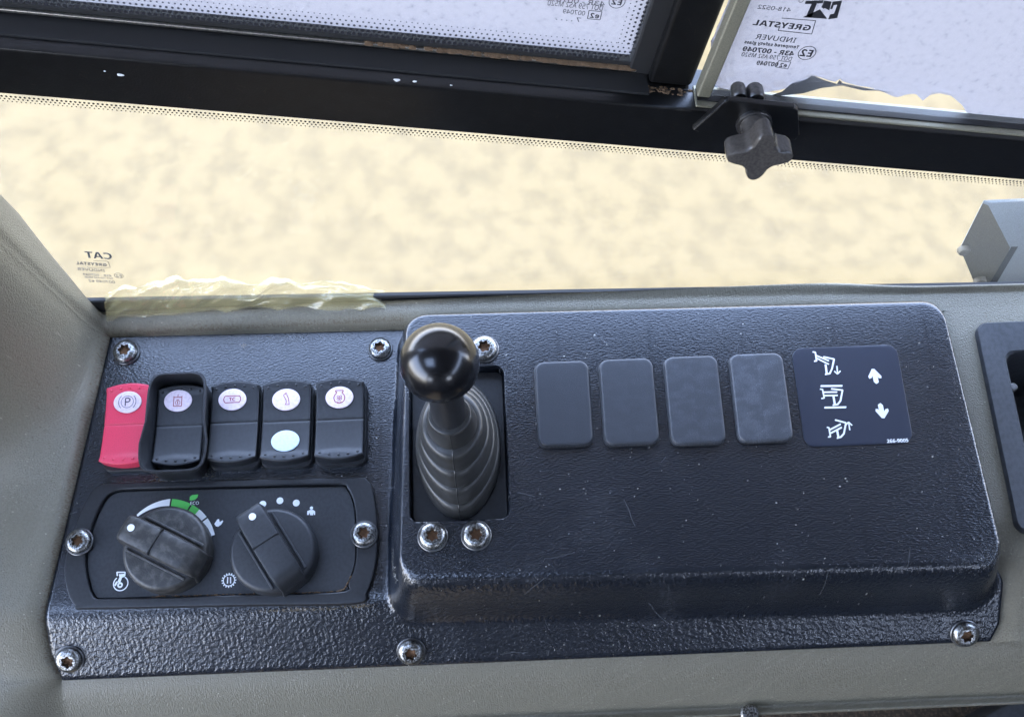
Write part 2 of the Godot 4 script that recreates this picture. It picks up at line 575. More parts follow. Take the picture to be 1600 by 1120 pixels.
func panel_h(u: float, v: float) -> float:
	var w0 := bend(v)
	var p := Vector2(u, v)
	var din := sd_poly(p, box_top) - 9.5      # > 0 outside the top's flat
	var dout := 12.5 - sd_poly(p, box_base)    # > 0 inside the foot
	if dout <= 0.0:
		return w0
	if din <= 0.0:
		return slot_h(p)
	var t := dout / (dout + din)
	# straight wall, a tight round at the top, a wider fillet at the foot
	var s: float
	if t < 0.2:
		s = 0.8333 * t * t / 0.2
	elif t > 0.4:
		var e := (1.0 - t) / 0.6
		s = 1.0 - 0.5 * e * e
	else:
		s = 0.1667 + 1.6667 * (t - 0.2)
	return lerpf(w0, BOX_H, s)

var slot_c: Vector2
var slot_hw: Vector2

func slot_h(p: Vector2) -> float:
	var q := (p - slot_c).abs() - slot_hw + Vector2(4, 4)
	var d := Vector2(maxf(q.x, 0), maxf(q.y, 0)).length() + minf(maxf(q.x, q.y), 0.0) - 4.0
	return BOX_H - 7.0 * smoothstep(0.35, -0.35, d)

func refined(a: float, b: float, step: float, marks: Array, fine: float, span: float) -> PackedFloat32Array:
	var o := PackedFloat32Array([a])
	var x := a
	while x < b - 0.01:
		var s := step
		for m in marks:
			var d := absf(x + s * 0.5 - m) - span
			s = minf(s, maxf(fine, fine + d * 0.35))
		x = minf(x + s, b)
		o.append(x)
	return o

func build_panel():
	var a := pc(641, 600, BOX_H)
	var b := pc(787, 572, BOX_H)
	var c := pc(715, 812, BOX_H)
	slot_c = Vector2((a.x + b.x) * 0.5 - 0.3, (b.y + c.y) * 0.5)
	slot_hw = Vector2((b.x - a.x) * 0.5, (b.y - c.y) * 0.5)
	var t := thing("control_console", "black leather-grained sheet console with a raised box, screwed onto the olive grey housing", "console", 0, 0, 0)
	var us := refined(-213.4, 218.5, 1.7, [-50.0, 207.0, slot_c.x - slot_hw.x, slot_c.x + slot_hw.x], 0.35, 1.2)
	var vs := refined(69.5, 231.0, 1.7, [222.0, 96.0, 108.0, slot_c.y - slot_hw.y, slot_c.y + slot_hw.y], 0.35, 1.2)
	var nu := us.size() + 2
	var nv := vs.size() + 2
	var p := PackedVector3Array()
	var uv := PackedVector2Array()
	var uv2 := PackedVector2Array()
	for j in nv:
		var v := vs[clampi(j - 1, 0, vs.size() - 1)]
		for i in nu:
			var u := us[clampi(i - 1, 0, us.size() - 1)]
			# columns left of the box follow the slanted left edge; the lower corners are clipped
			if u < -60.0:
				u = lerpf(-60.0, left_edge(v), (-60.0 - u) / 153.4)
			else:
				var right := 218.5 + 2.5 * smoothstep(100.0, 92.0, v)
				if v < 76.0:
					right = 221.0 - (76.0 - v) * 0.5
				if u > 206.0:
					u = lerpf(206.0, right, (u - 206.0) / 12.5)
			var w := panel_h(u, v)
			if i == 0 or j == 0 or i == nu - 1 or j == nv - 1:
				w -= 2.2
			p.append(Vector3(u, w, -v))
			# the grain runs over the surface: height adds to the length along v on the walls
			uv.append(Vector2(u * 0.001, (v - w * 0.7) * 0.001))
			uv2.append(Vector2((u + 225.0) / 450.0, (240.0 - v) / 180.0))
	M.vinyl.detail_enabled = true
	M.vinyl.detail_albedo = dust_texture()
	M.vinyl.detail_uv_layer = BaseMaterial3D.DETAIL_UV_2
	M.vinyl.detail_blend_mode = BaseMaterial3D.BLEND_MODE_MIX
	part("panel_sheet", grid_mesh(nu, nv, p, uv, uv2, Vector3.UP), M.vinyl, t)

# ---------------------------------------------------------------- the moulded housing round the panel
func spline(c: Array, x: float) -> Vector2:
	var n := c.size() - 1
	var f := clampf(x, 0.0, 0.9999) * n
	var i := int(f)
	var k := f - i
	return (c[i] as Vector2).cubic_interpolate(c[i + 1], c[maxi(i - 1, 0)], c[mini(i + 2, n)], k)

func mixed(a: Array, b: Array, k: float) -> Array:
	var o := []
	for i in a.size():
		o.append((a[i] as Vector2).lerp(b[i], k))
	return o

func build_housing():
	var t := thing("console_housing", "olive grey moulded plastic housing round the black console, rising into the window pillar", "housing", 0, 0, 0)
	var left_back := [Vector2(0, -1.5), Vector2(2.5, 4), Vector2(6, 16), Vector2(9, 50), Vector2(16, 130), Vector2(32, 300)]
	var left_mid := [Vector2(0, -1.5), Vector2(4, 4.5), Vector2(14, 9), Vector2(30, 22), Vector2(52, 52), Vector2(90, 90)]
	var left_front := [Vector2(0, -3), Vector2(5, 2), Vector2(22, 6), Vector2(55, 9), Vector2(100, 12), Vector2(150, 10)]
	var back := [Vector2(0, -1.5), Vector2(1.6, 4.0), Vector2(5, 7.6), Vector2(10, 8.6), Vector2(17, 8.6), Vector2(20, -30)]
	var back_r := [Vector2(0, 8), Vector2(1.6, 8), Vector2(5, 8.2), Vector2(9, 8.4), Vector2(13, 8.4), Vector2(16, -30)]
	var front := [Vector2(-3, -1.5), Vector2(6, -6.5), Vector2(15, -15.5), Vector2(23, -26), Vector2(26.5, -37), Vector2(4, -190)]
	# the profile is carried round the panel's edge: up the left side, along the back to the right; and along the front
	var rows := []      # each: [base (u, v), outward, profile, base height]
	var vf := 70.5
	for k in 41:        # front, from the right to the left
		var u := lerpf(345.0, -211.0, k / 40.0)
		rows.append([Vector2(u, vf), Vector2(0, -1), front, bend(vf)])
	for k in range(1, 16):   # lower left corner
		var q := k / 16.0
		var ang := lerpf(-PI / 2, -PI, q)
		rows.append([Vector2(-211.5, vf), Vector2(cos(ang), sin(ang)), mixed(front, left_front, smoothstep(0.0, 1.0, q)), bend(vf)])
	for k in 61:        # left side
		var v := lerpf(vf, 230.5, k / 60.0)
		var q := (v - vf) / (230.5 - vf)
		var pr := mixed(left_front, left_mid, smoothstep(0.0, 0.55, q)) if q < 0.55 else mixed(left_mid, left_back, smoothstep(0.55, 1.0, q))
		rows.append([Vector2(left_edge(v), v), Vector2(-1, 0), pr, bend(v)])
	for k in range(1, 24):   # upper left corner
		var q := k / 24.0
		var ang := lerpf(PI, PI / 2, q)
		rows.append([Vector2(-195.5, 230.8), Vector2(cos(ang), sin(ang)), mixed(left_back, back, smoothstep(0.25, 0.95, q)), 0.0])
	for k in 81:        # back
		var u := lerpf(-195.0, 345.0, k / 80.0)
		var q := clampf((u + 196.0) / 450.0, 0.0, 1.2)
		rows.append([Vector2(u, 230.8 - 8.0 * q), Vector2(0, 1), mixed(back, back_r, smoothstep(0.75, 0.9, q)), 0.0])
	var nu := 46
	var p := PackedVector3Array()
	var uv2 := PackedVector2Array()
	for r in rows:
		for i in nu:
			var pr := spline(r[2], float(i) / (nu - 1))
			var q: Vector2 = r[0] + r[1] * pr.x
			var w: float = pr.y + r[3]
			# never through the pane
			var vmax := (w * st_ - (ZW + 4.0)) / ct_
			p.append(Vector3(q.x, w, -minf(q.y, vmax)))
			uv2.append(Vector2((q.x + 350.0) / 700.0, (260.0 - minf(q.y, vmax)) / 240.0))
	M.housing.detail_enabled = true
	M.housing.detail_albedo = scuff_texture()
	M.housing.detail_uv_layer = BaseMaterial3D.DETAIL_UV_2
	M.housing.detail_blend_mode = BaseMaterial3D.BLEND_MODE_MIX
	part("moulding", grid_mesh(nu, rows.size(), p, PackedVector2Array(), uv2, Vector3.UP), M.housing, t)
	# right of the box, round the tray opening
	var us := refined(203.0, 345.0, 4.0, [238.0], 1.0, 1.0)
	var vs := refined(69.0, 229.0, 4.0, [112.0, 206.0], 1.0, 1.0)
	p = PackedVector3Array()
	uv2 = PackedVector2Array()
	var skip := {}
	for j in vs.size():
		for i in us.size():
			var v := vs[j]
			var w := 8.0
			var x := 126.0 - v
			if x > 0.0:
				w = 8.0 - minf(x * x * 0.011, 1e9) if x < 32.0 else 8.0 - 11.26 - (x - 32.0) * 0.70
			w -= 3.0 * smoothstep(9.0, 0.0, us[i] - 207.0)
			if us[i] < 226.0 and v < 104.0:
				w = lerpf(minf(w, bend(v) - 2.5), w, smoothstep(221.0, 226.0, us[i]))
			p.append(Vector3(us[i], w, -v))
			uv2.append(Vector2((us[i] + 350.0) / 700.0, (260.0 - v) / 240.0))
			if us[i] > 239.0 and v > 114.0 and v < 205.0:
				skip[Vector2i(i, j)] = true
	part("side_moulding", grid_mesh(us.size(), vs.size(), p, PackedVector2Array(), uv2, Vector3.UP, skip), M.housing, t)

func build_tray():
	# open dark tray let into the housing
	var p0 := pc(1523, 505, 10)
	var t := thing("storage_tray", "dark grey open storage tray let into the housing beside the raised box", "tray", p0.x + 60, (p0.y + 112.0) * 0.5, 8)
	var hw := 60.0
	var hl := (p0.y - 112.0) * 0.5
	var b := MB.new()
	b.loft([MB.rrect(0, 0, hw * 2, hl * 2, 6, 5, -1.0), MB.rrect(0, 0, hw * 2, hl * 2, 6, 5, 2.0), MB.rrect(0, 0, hw * 2 - 1.4, hl * 2 - 1.4, 5.3, 5, 3.0), MB.rrect(0, 0, hw * 2 - 22, hl * 2 - 30, 5, 5, 2.4), MB.rrect(0, 0, hw * 2 - 24, hl * 2 - 32, 5, 5, 1.2), MB.rrect(0, 0, hw * 2 - 34, hl * 2 - 40, 8, 5, -52)], false, false)
	part("rim", b.mesh(false), M.tray, t)
	b = MB.new()
	b.loft([MB.rrect(0, 0, hw * 2 - 33, hl * 2 - 39, 8, 5, -51), MB.rrect(0, 0, hw * 2 - 33, hl * 2 - 39, 8, 5, -54)], true, true)
	part("bottom", b.mesh(), M.tray, t)
	var s := pc(1575, 613, 2)
	b = MB.new()
	var sc := Vector2(s.x - (p0.x + 60), s.y - (p0.y + 112.0) * 0.5)
	b.loft([MB.circle(sc.x, -sc.y, 2.0, 2.0, 14, -4), MB.circle(sc.x, -sc.y, 2.0, 2.0, 14, 1.5), MB.circle(sc.x, -sc.y, 1.3, 1.3, 14, 2.2)], false, true)
	part("stud", b.mesh(), M.steel_dark, t)

# ---------------------------------------------------------------- screws
func star_ring(r: float, amp: float, y: float, n: int) -> PackedVector3Array:
	var o := PackedVector3Array()
	for k in n:
		var a := TAU * k / n
		var q := r + amp * cos(6.0 * a)
		o.append(Vector3(q * cos(a), y, q * sin(a)))
	return o

func make_screw() -> Node3D:
	var t := Node3D.new()
	var n := 48
	var b := MB.new()
	b.loft([MB.circle(0, 0, 6.7, 6.7, n, 0), MB.circle(0, 0, 6.7, 6.7, n, 0.9), MB.circle(0, 0, 6.4, 6.4, n, 1.2), MB.circle(0, 0, 4.6, 4.6, n, 1.25)], true, true)
	part("washer", b.mesh(), M.steel_dark, t)
	b = MB.new()
	var rings := []
	for k in 9:
		var q := k / 8.0
		var r := lerpf(6.0, 3.5, q)
		rings.append(MB.circle(0, 0, r, r, n, 1.3 + 2.9 * sqrt(maxf(0.0, 1.0 - (r - 3.1) * (r - 3.1) / 9.0)) ))
	rings.append(star_ring(2.75, 0.35, 4.15, n))
	rings.append(star_ring(2.55, 0.38, 3.9, n))
	rings.append(star_ring(2.4, 0.38, 1.6, n))
	b.loft(rings, false, false)
	part("head", b.mesh(false, 30.0), M.steel, t)
	b = MB.new()
	b.loft([MB.circle(0, 0, 3.0, 3.0, 18, 1.5), MB.circle(0, 0, 2.9, 2.9, 18, 1.75)], true, true)
	part("socket_floor", b.mesh(), M.rust, t)
	return t

func build_screws():
	var proto := make_screw()
	var list := [
		[197, 551, 0.0, "steel torx screw in the panel corner above the red rocker switch", 0.0, 1.0],
		[594, 546, 0.0, "steel torx screw above the fan symbol switch, beside the raised box", 0.0, 0.92],
		[124, 847, 3.4, "scuffed dark torx screw at the dial plate end beside the worn knob", 0.0, 0.95],
		[569, 835, 3.4, "steel torx screw at the dial plate end beside the raised box", 0.0, 0.95],
		[107, 1028, -99.0, "steel torx screw with rusty socket in the panel's sloping front corner under the worn knob", 0.6, 1.0],
		[642, 1016, -99.0, "steel torx screw in the sloping front flange below the lever", 0.6, 1.0],
		[1509, 988, -99.0, "steel torx screw in the sloping front flange below the storage tray", 0.6, 1.0],
		[676, 839, 27.0, "steel torx screw below the lever boot, the one farther from the blank covers", 0.0, 1.0],
		[744, 837, 27.0, "steel torx screw below the lever boot, the one nearer the blank covers", 0.0, 1.0],
		[757, 546, 27.0, "steel torx screw half hidden behind the black ball of the lever", 0.0, 1.0]]
	for k in list.size():
		var s = list[k]
		var o: Node3D = proto if k == 0 else proto.duplicate()
		o.name = numbered("torx_screw")
		add_child(o)
		var w: float = s[2]
		var q := pc(s[0], s[1], maxf(w, -8.0))
		if w < -50.0:
			for it in 6:
				q = pc(s[0], s[1], bend(q.y) + 1.5)
			w = bend(q.y)
		tag(o, s[3], "screw", "torx screws of the panel")
		var bs := Basis(Vector3(1, 0, 0), deg_to_rad(TILT) + s[4]) * Basis(Vector3(0, 1, 0), 0.37 * k) * Basis.from_scale(Vector3.ONE * s[5])
		o.transform = Transform3D(bs, con(q.x, q.y, w) * 0.001)

# ---------------------------------------------------------------- rocker switches
func rocker_top(z: float) -> float:
	# z: -1 far end, 1 near end; two faces meeting at the middle, the far one pressed
	return 9.0 + 1.6 * z * z + 0.5 * z - 0.55 * exp(-z * z * 3000.0)

func rocker_mesh(hw: float, hl: float) -> ArrayMesh:
	var ss := PackedFloat32Array([-1, -1, -0.985, -0.95])
	for k in range(-9, 10): ss.append(k / 10.0)
	ss.append_array([0.95, 0.985, 1, 1])
	var zs := PackedFloat32Array([-1, -1, -0.99, -0.97])
	for k in range(-19, 20):
		if k == 0:
			zs.append_array([-0.03, -0.015, 0.0, 0.015, 0.03])
		else:
			zs.append(k / 20.0)
	zs.append_array([0.97, 0.99, 1, 1])
	var p := PackedVector3Array()
	for j in zs.size():
		for i in ss.size():
			var s := ss[i]
			var z := zs[j]
			var y := rocker_top(z)
			var x := s * hw
			var zz := z * (hl + 2.2 * (1.0 - s * s))
			var edge := maxf(smoothstep(0.95, 1.0, absf(s)), smoothstep(0.97, 1.0, absf(z)))
			y -= edge * edge * 0.7
			# the scooped ends: a raised lip beyond an arc
			var lip := absf(z) - (0.80 - 0.16 * (1.0 - s * s)) - 0.12
			y += 0.55 * smoothstep(-0.05, 0.05, lip)
			if i == 0 or j == 0 or i == ss.size() - 1 or j == zs.size() - 1:
				y = 0.0
				x *= 0.97
				zz *= 0.97
			p.append(Vector3(x, y, zz))
	return grid_mesh(ss.size(), zs.size(), p, PackedVector2Array(), PackedVector2Array(), Vector3.UP)

var rm_mesh: ArrayMesh

func rocker(px: float, py: float, label: String, col: Material, nm := "rocker_switch") -> Node3D:
	var q := pc(px, py, 10.0)
	var t := thing(nm, label, "switch", q.x, q.y, 0, "rocker switches in a row")
	var b := MB.new()
	b.loft([MB.rrect(0, 0, 24.4, 42.6, 5, 5, 0), MB.rrect(0, 0, 24.4, 42.6, 5, 5, 3.4), MB.rrect(0, 0, 23.4, 41.6, 4.5, 5, 4.0), MB.rrect(0, 0, 20.5, 38.5, 3, 5, 4.0)], false, true)
	part("bezel", b.mesh(), M.plastic, t)
	var a := part("actuator", rm_mesh, col, t)
	# grip studs along both ends
	for e in [-1, 1]:
		for k in range(-2, 3):
			var s := k / 2.0 * 0.8
			var z: float = e * (18.2 + 2.2 * (1.0 - s * s)) * 0.885
			b = MB.new()
			var rr := 0.75
			b.loft([MB.circle(0, 0, rr, rr, 9, 0), MB.circle(0, 0, rr * 0.8, rr * 0.8, 9, 0.38), MB.circle(0, 0, rr * 0.35, rr * 0.35, 9, 0.58)], false, true)
			part("stud", b.mesh(), col, a, Vector3(s * 11.0, rocker_top(z / 20.4) + 0.45, z))
	return t

func lens_part(t: Node3D, px: float, py: float, m: Material) -> Dictionary:
	# an oval lens on the rocker face at a pixel; returns what is needed to draw on it
	var org := Vector2(t.position.x * 1000.0, 0)
	var w0 := 9.9
	var q := pc(px, py, w0)
	var tv := -(t.position.z * 1000.0) * ct_ + (t.position.y * 1000.0 - Y0) * st_
	var lp := Vector2(q.x - org.x, q.y - tv)
	var z := -lp.y
	w0 = rocker_top(z / 20.4)
	var b := MB.new()
	var sl := (rocker_top((z + 3) / 20.4) - rocker_top((z - 3) / 20.4)) / 6.0
	var rings := []
	for r in [[1.0, -0.3], [1.0, 0.25], [0.93, 0.42], [0.5, 0.5]]:
		var ring := MB.circle(0, 0, 6.6 * r[0], 5.3 * r[0], 40, r[1])
		for k in ring.size():
			ring[k].y += ring[k].z * sl
		rings.append(ring)
	b.loft(rings, false, true)
	var l := part("lens", b.mesh(), m, t, Vector3(lp.x, w0 + 0.4, z))
	return {"lens": l, "slope": sl}

# draw strokes on a lens: pts in mm from its centre (y up)
func lens_ink(d: Dictionary, strokes: Array, m: Material, circles := []):
	var b := MB.new()
	var k := 0
	for s in strokes:
		b.stroke(PackedVector2Array(s[1]), s[0] * 1.25, 0.56 + 0.01 * k)
		k += 1
	for c in circles:
		b.annulus(c[0], c[1] - c[2] * 0.5, c[1] + c[2] * 0.5, c[3], c[4], 0.56 + 0.01 * k, 28)
		k += 1
	for i in b.t.size():
		b.t[i].y += b.t[i].z * d.slope
	part("symbol", b.mesh(false), m, d.lens)

func build_rockers():
	rm_mesh = rocker_mesh(11.4, 18.2)
	var t := rocker(198, 662, "red rocker switch with a parking brake symbol on its oval lens", M.red)
	var d := lens_part(t, 198.5, 628, M.lens)
	lens_ink(d, [[0.5, [Vector2(-0.9, -1.9), Vector2(-0.9, 1.8)]], [0.5, [Vector2(-0.9, 1.8), Vector2(0.4, 1.8), Vector2(1.2, 1.3), Vector2(1.2, 0.5)]], [0.5, [Vector2(1.2, 0.5), Vector2(0.4, -0.05), Vector2(-0.9, -0.05)]]], M.ink_dark, [[Vector2(0, 0), 2.9, 0.26, 0.0, TAU], [Vector2(0, 0), 4.1, 0.3, -0.8, 0.8], [Vector2(0, 0), 4.1, 0.3, PI - 0.8, PI + 0.8]])
	t = rocker(279, 664, "black rocker switch inside a tall black guard collar", M.plastic)
	d = lens_part(t, 277.5, 626, M.lens)
	lens_ink(d, [[0.3, [Vector2(-1.9, 2.2), Vector2(-1.9, -2.8), Vector2(1.9, -2.8), Vector2(1.9, 2.2)]], [0.3, [Vector2(-1.9, 1.6), Vector2(1.9, 1.6)]], [0.25, [Vector2(0, 1.6), Vector2(0, 3.0)]], [0.25, [Vector2(-0.6, 0.4), Vector2(0.7, 0.4)]], [0.3, [Vector2(0, -0.3), Vector2(0, -1.8)]]], M.ink_red, [[Vector2(0, -1.1), 1.1, 0.24, 0.0, TAU]])
	guard(t)
	t = rocker(364, 659, "black rocker switch with the letters TC on its oval lens", M.plastic)
	d = lens_part(t, 362.5, 624, M.lens)
	var ov := []
	for k in 49:
		var a := TAU * k / 48.0
		ov.append(Vector2(clampf(cos(a) * 2.2, -1, 1) * 2.5 + cos(a) * 1.5, clampf(sin(a) * 1.9, -1.62, 1.62)))
	lens_ink(d, [[0.34, ov]], M.ink_red)
	lettering("letters", "TC", 3.0, 1.7, M.ink_red, d.lens, Vector3(0, 0.66, 0), 0, 700)
	t = rocker(446, 657, "black rocker switch with two oval lenses, a hand symbol on the upper one", M.plastic)
	d = lens_part(t, 446.5, 624, M.lens)
	lens_ink(d, [[0.26, [Vector2(-1.2, 2.0), Vector2(-0.6, 0.9), Vector2(0.1, -0.4), Vector2(0.2, -1.6), Vector2(-0.2, -2.6), Vector2(1.6, -2.6), Vector2(1.4, -1.0), Vector2(1.2, 0.4), Vector2(0.6, 1.6), Vector2(0.4, 2.3)]], [0.24, [Vector2(-1.2, 2.0), Vector2(-0.5, 2.7), Vector2(0.4, 2.3)]], [0.22, [Vector2(-0.6, 3.2), Vector2(0.5, 3.0)]]], M.ink_red)
	lens_part(t, 445.5, 689, M.lens_blue)
	t = rocker(530, 654, "black rocker switch with an engine fan symbol on its lens", M.plastic)
	d = lens_part(t, 530, 620.5, M.lens)
	var eng := []
	for k in 29:
		var a := lerpf(PI * 0.5 + 0.55, PI * 2.5 - 0.55, k / 28.0)
		eng.append(Vector2(cos(a), sin(a)) * 2.6 + Vector2(0, -0.4))
	eng.append_array([Vector2(1.35, 2.6), Vector2(1.8, 2.6), Vector2(1.8, 3.3), Vector2(-1.8, 3.3), Vector2(-1.8, 2.6), Vector2(-1.35, 2.6), eng[0]])
	lens_ink(d, [[0.32, eng], [0.22, [Vector2(-1.0, -2.4), Vector2(-0.3, -2.4)]], [0.22, [Vector2(0.3, -2.4), Vector2(1.0, -2.4)]]], M.ink_red, [[Vector2(-0.62, 0.2), 0.5, 0.22, 0.0, TAU], [Vector2(0.62, 0.2), 0.5, 0.22, 0.0, TAU], [Vector2(-0.62, -0.95), 0.5, 0.22, 0.0, TAU], [Vector2(0.62, -0.95), 0.5, 0.22, 0.0, TAU]])

func guard_ring(g: float, y: float, low: float) -> PackedVector3Array:
	# outline of the collar: narrow at the far half, flared at the near half
	var o := PackedVector3Array()
	var n := 72
	for k in n:
		var a := TAU * k / n
		var e := 0.22
		var x := signf(cos(a)) * pow(absf(cos(a)), e * 1.6)
		var z := signf(sin(a)) * pow(absf(sin(a)), e * 1.6)
		var fl := smoothstep(-0.02, 0.22, z)
		var hw := 12.6 + 2.0 * fl * low + g
		var hl := 22.6 + g + (1.2 if z > 0 else 0.0)
		o.append(Vector3(x * hw, y + 0.0, z * hl))
	return o

func guard(t: Node3D):
	var b := MB.new()
	var H := 17.5
	b.loft([guard_ring(0.2, 0.0, 0.0), guard_ring(0.3, 10.5, 0.0), guard_ring(0.9, 13.0, 0.6), guard_ring(1.1, H - 1.4, 1.0), guard_ring(1.4, H - 0.6, 1.0), guard_ring(1.1, H, 1.0), guard_ring(0.4, H, 1.0), guard_ring(0.1, H - 0.6, 1.0), guard_ring(0.0, 13.4, 0.6), guard_ring(-0.7, 10.6, 0.0), guard_ring(-0.8, 2.0, 0.0)], false, false)
	part("guard_collar", b.mesh(false), M.plastic, t)

# ---------------------------------------------------------------- dial plate and rotary knobs
func closed_curve(pts: Array, per: int) -> PackedVector2Array:
	var o := PackedVector2Array()
	var n := pts.size()
	for i in n:
		for k in per:
			o.append((pts[i] as Vector2).cubic_interpolate(pts[(i + 1) % n], pts[(i + n - 1) % n], pts[(i + 2) % n], float(k) / per))
	return o

# zoomed picture coordinates -> local (u, v) about an origin
func zp(pts: Array, ox: float, oy: float, s: float, w: float, org: Vector2) -> Array:
	var o := []
	for k in range(0, pts.size(), 2):
		o.append(pc(ox + pts[k] / s, oy + pts[k + 1] / s, w) - org)
	return o

func by_angle(poly: PackedVector2Array, n: int) -> PackedVector2Array:
	# resample by direction from the centre, so that two outlines can be joined
	var o := PackedVector2Array()
	for k in n:
		var d := Vector2.from_angle(TAU * k / n)
		d = Vector2(d.x * 2.4, d.y).normalized()
		var best := 0.0
		for j in poly.size():
			var h = Geometry2D.segment_intersects_segment(Vector2.ZERO, d * 400.0, poly[j], poly[(j + 1) % poly.size()])
			if h != null:
				best = maxf(best, (h as Vector2).length())
		o.append(d * best)
	return o

func ring_at(poly: PackedVector2Array, inset: float, y: float) -> PackedVector3Array:
	var o := PackedVector3Array()
	var n := poly.size()
	for k in n:
		var tg := (poly[(k + 1) % n] - poly[(k + n - 1) % n]).normalized()
		var nr := Vector2(tg.y, -tg.x)
		if nr.dot(poly[k]) < 0.0:
			nr = -nr
		var q := poly[k] - nr * inset
		o.append(Vector3(q.x, y, -q.y))
	return o

func build_dials():
	var org := pc(345, 850, 3.0)
	var t := thing("dial_plate", "black framed dial plate with white and green scale markings, screwed at both ends", "dial plate", org.x, org.y, 0)
	var outer := by_angle(closed_curve(zp([290, 97, 360, 91, 800, 80, 1330, 69, 1385, 72, 1420, 120, 1440, 280, 1432, 430, 1395, 550, 1345, 594, 900, 602, 240, 615, 190, 610, 150, 560, 133, 430, 180, 270, 240, 140], 50, 720, 2.667, 3.0, org), 8), 200)
	var inner := by_angle(closed_curve(zp([345, 132, 420, 122, 800, 112, 1270, 102, 1310, 112, 1340, 170, 1352, 260, 1350, 420, 1320, 510, 1285, 548, 900, 560, 310, 577, 262, 568, 235, 500, 226, 400, 255, 270, 300, 170], 50, 720, 2.667, 1.5, org), 8), 200)
	var b := MB.new()
	b.loft([ring_at(outer, 0, 0), ring_at(outer, 0, 2.5), ring_at(outer, 0.25, 3.1), ring_at(outer, 0.9, 3.4), ring_at(inner, -0.7, 3.4), ring_at(inner, -0.2, 3.1), ring_at(inner, 0.0, 2.6), ring_at(inner, 0.1, 0.4)], false, false)
	part("frame", b.mesh(false, 30.0), M.plastic, t)
	b = MB.new()
	var fl := PackedVector2Array()
	for p in ring_at(inner, 0.9, 0): fl.append(Vector2(p.x, -p.z))
	b.loft([ring_at(inner, 0.45, 0.3), ring_at(inner, 0.45, 1.4), ring_at(inner, 0.8, 1.7), ring_at(inner, 1.1, 1.7)], false, true)
	part("face", b.mesh(), M.dial, t)
	var Z := 5.09
	# markings round the worn knob (zoom of 80,740)
	var kc := pc(254, 860, 1.7) - org
	b = MB.new()
	var r0 := 20.9
	var segs := [[[800, 313, 1040, 250], 0], [[1048, 250, 1160, 292], 1], [[1165, 297, 1200, 325], 1], [[1202, 327, 1255, 365], 0], [[1262, 378, 1300, 470], 0]]
	for s in [[128.0, 86.0, 0, 0.3], [84.0, 62.0, 1, 1.0], [60.0, 50.0, 1, 1.0], [50.0, 38.0, 0, 1.0], [36.0, 15.0, 0, 1.0]]:
		var m := MB.new()
		var n := 18
		for k in n:
			var a0 := deg_to_rad(lerpf(s[0], s[1], float(k) / n))
			var a1 := deg_to_rad(lerpf(s[0], s[1], float(k + 1) / n))
			var w0 := lerpf(s[3], 1.0, float(k) / n) * 3.4
			var w1 := lerpf(s[3], 1.0, float(k + 1) / n) * 3.4
			var e0 := Vector2.from_angle(a0)
			var e1 := Vector2.from_angle(a1)
			var q := [kc + e0 * r0, kc + e0 * (r0 + w0), kc + e1 * (r0 + w1), kc + e1 * r0]
			m.quad(Vector3(q[0].x, 1.8, -q[0].y), Vector3(q[1].x, 1.8, -q[1].y), Vector3(q[2].x, 1.8, -q[2].y), Vector3(q[3].x, 1.8, -q[3].y))
		part("scale_segment", m.mesh(false), M.ink_green if s[2] == 1 else M.ink_white, t)
	# leaf and lettering
	var gr := MB.new()
	gr.flat(PackedVector2Array(zp([1098, 212, 1100, 185, 1118, 170, 1168, 165, 1160, 190, 1140, 208, 1112, 214], 80, 740, Z, 1.7, org)), 1.8)
	part("leaf_symbol", gr.mesh(false), M.ink_green, t)
	var wh := MB.new()
	var le := pc(80 + 1138 / Z, 740 + 234 / Z, 1.7) - org
	lettering("lettering", "ECO", 4.0, 1.5, M.ink_white, t, Vector3(le.x, 1.8, -le.y), 0, 400)
	# bucket symbol
	wh.flat(PackedVector2Array(zp([1295, 400, 1318, 365, 1332, 360, 1338, 385, 1362, 370, 1366, 380, 1350, 405, 1325, 422, 1308, 418], 80, 740, Z, 1.7, org)), 1.8)
	part("bucket_symbol", wh.mesh(false), M.ink_white, t)
	wh = MB.new()
	# engine symbol
	var ec := pc(80 + 550 / Z, 740 + 873 / Z, 1.7) - org
	wh.annulus(ec, 3.0, 3.5, deg_to_rad(128), deg_to_rad(128 + 292), 1.8, 40)
	wh.stroke(PackedVector2Array(zp([523, 812, 520, 784, 585, 784, 582, 812], 80, 740, Z, 1.7, org)), 0.6, 1.82)
	wh.flat(PackedVector2Array(zp([535, 800, 588, 795, 582, 820, 562, 826, 545, 868, 522, 862, 540, 825], 80, 740, Z, 1.7, org)), 1.84)
	wh.annulus(pc(80 + 545 / Z, 740 + 886 / Z, 1.7) - org, 0.5, 1.3, 0, TAU, 1.86, 20)
	wh.stroke(PackedVector2Array(zp([505, 888, 520, 862], 80, 740, Z, 1.7, org)), 0.9, 1.85)
	part("engine_symbol", wh.mesh(false), M.ink_white, t)
	# markings round the plain knob (zoom of 340,740)
	for c in [[357, 242], [494, 215], [624, 233]]:
		wh = MB.new()
		wh.annulus(pc(340 + c[0] / Z, 740 + c[1] / Z, 1.7) - org, 0.0, 1.6, 0, TAU, 1.8, 20)
		part("position_dot", wh.mesh(false), M.ink_white, t)
	wh = MB.new()
	wh.annulus(pc(340 + 745 / Z, 740 + 273 / Z, 1.7) - org, 0.0, 0.75, 0, TAU, 1.8, 14)
	wh.flat(PackedVector2Array(zp([712, 298, 735, 288, 758, 288, 774, 300, 774, 328, 764, 328, 762, 308, 757, 330, 735, 330, 728, 308, 724, 328, 710, 328], 340, 740, Z, 1.7, org)), 1.8)
	part("person_symbol", wh.mesh(false), M.ink_white, t)
	wh = MB.new()
	var gc := pc(340 + 88 / Z, 740 + 848 / Z, 1.7) - org
	wh.annulus(gc, 2.35, 2.75, 0, TAU, 1.8, 40)
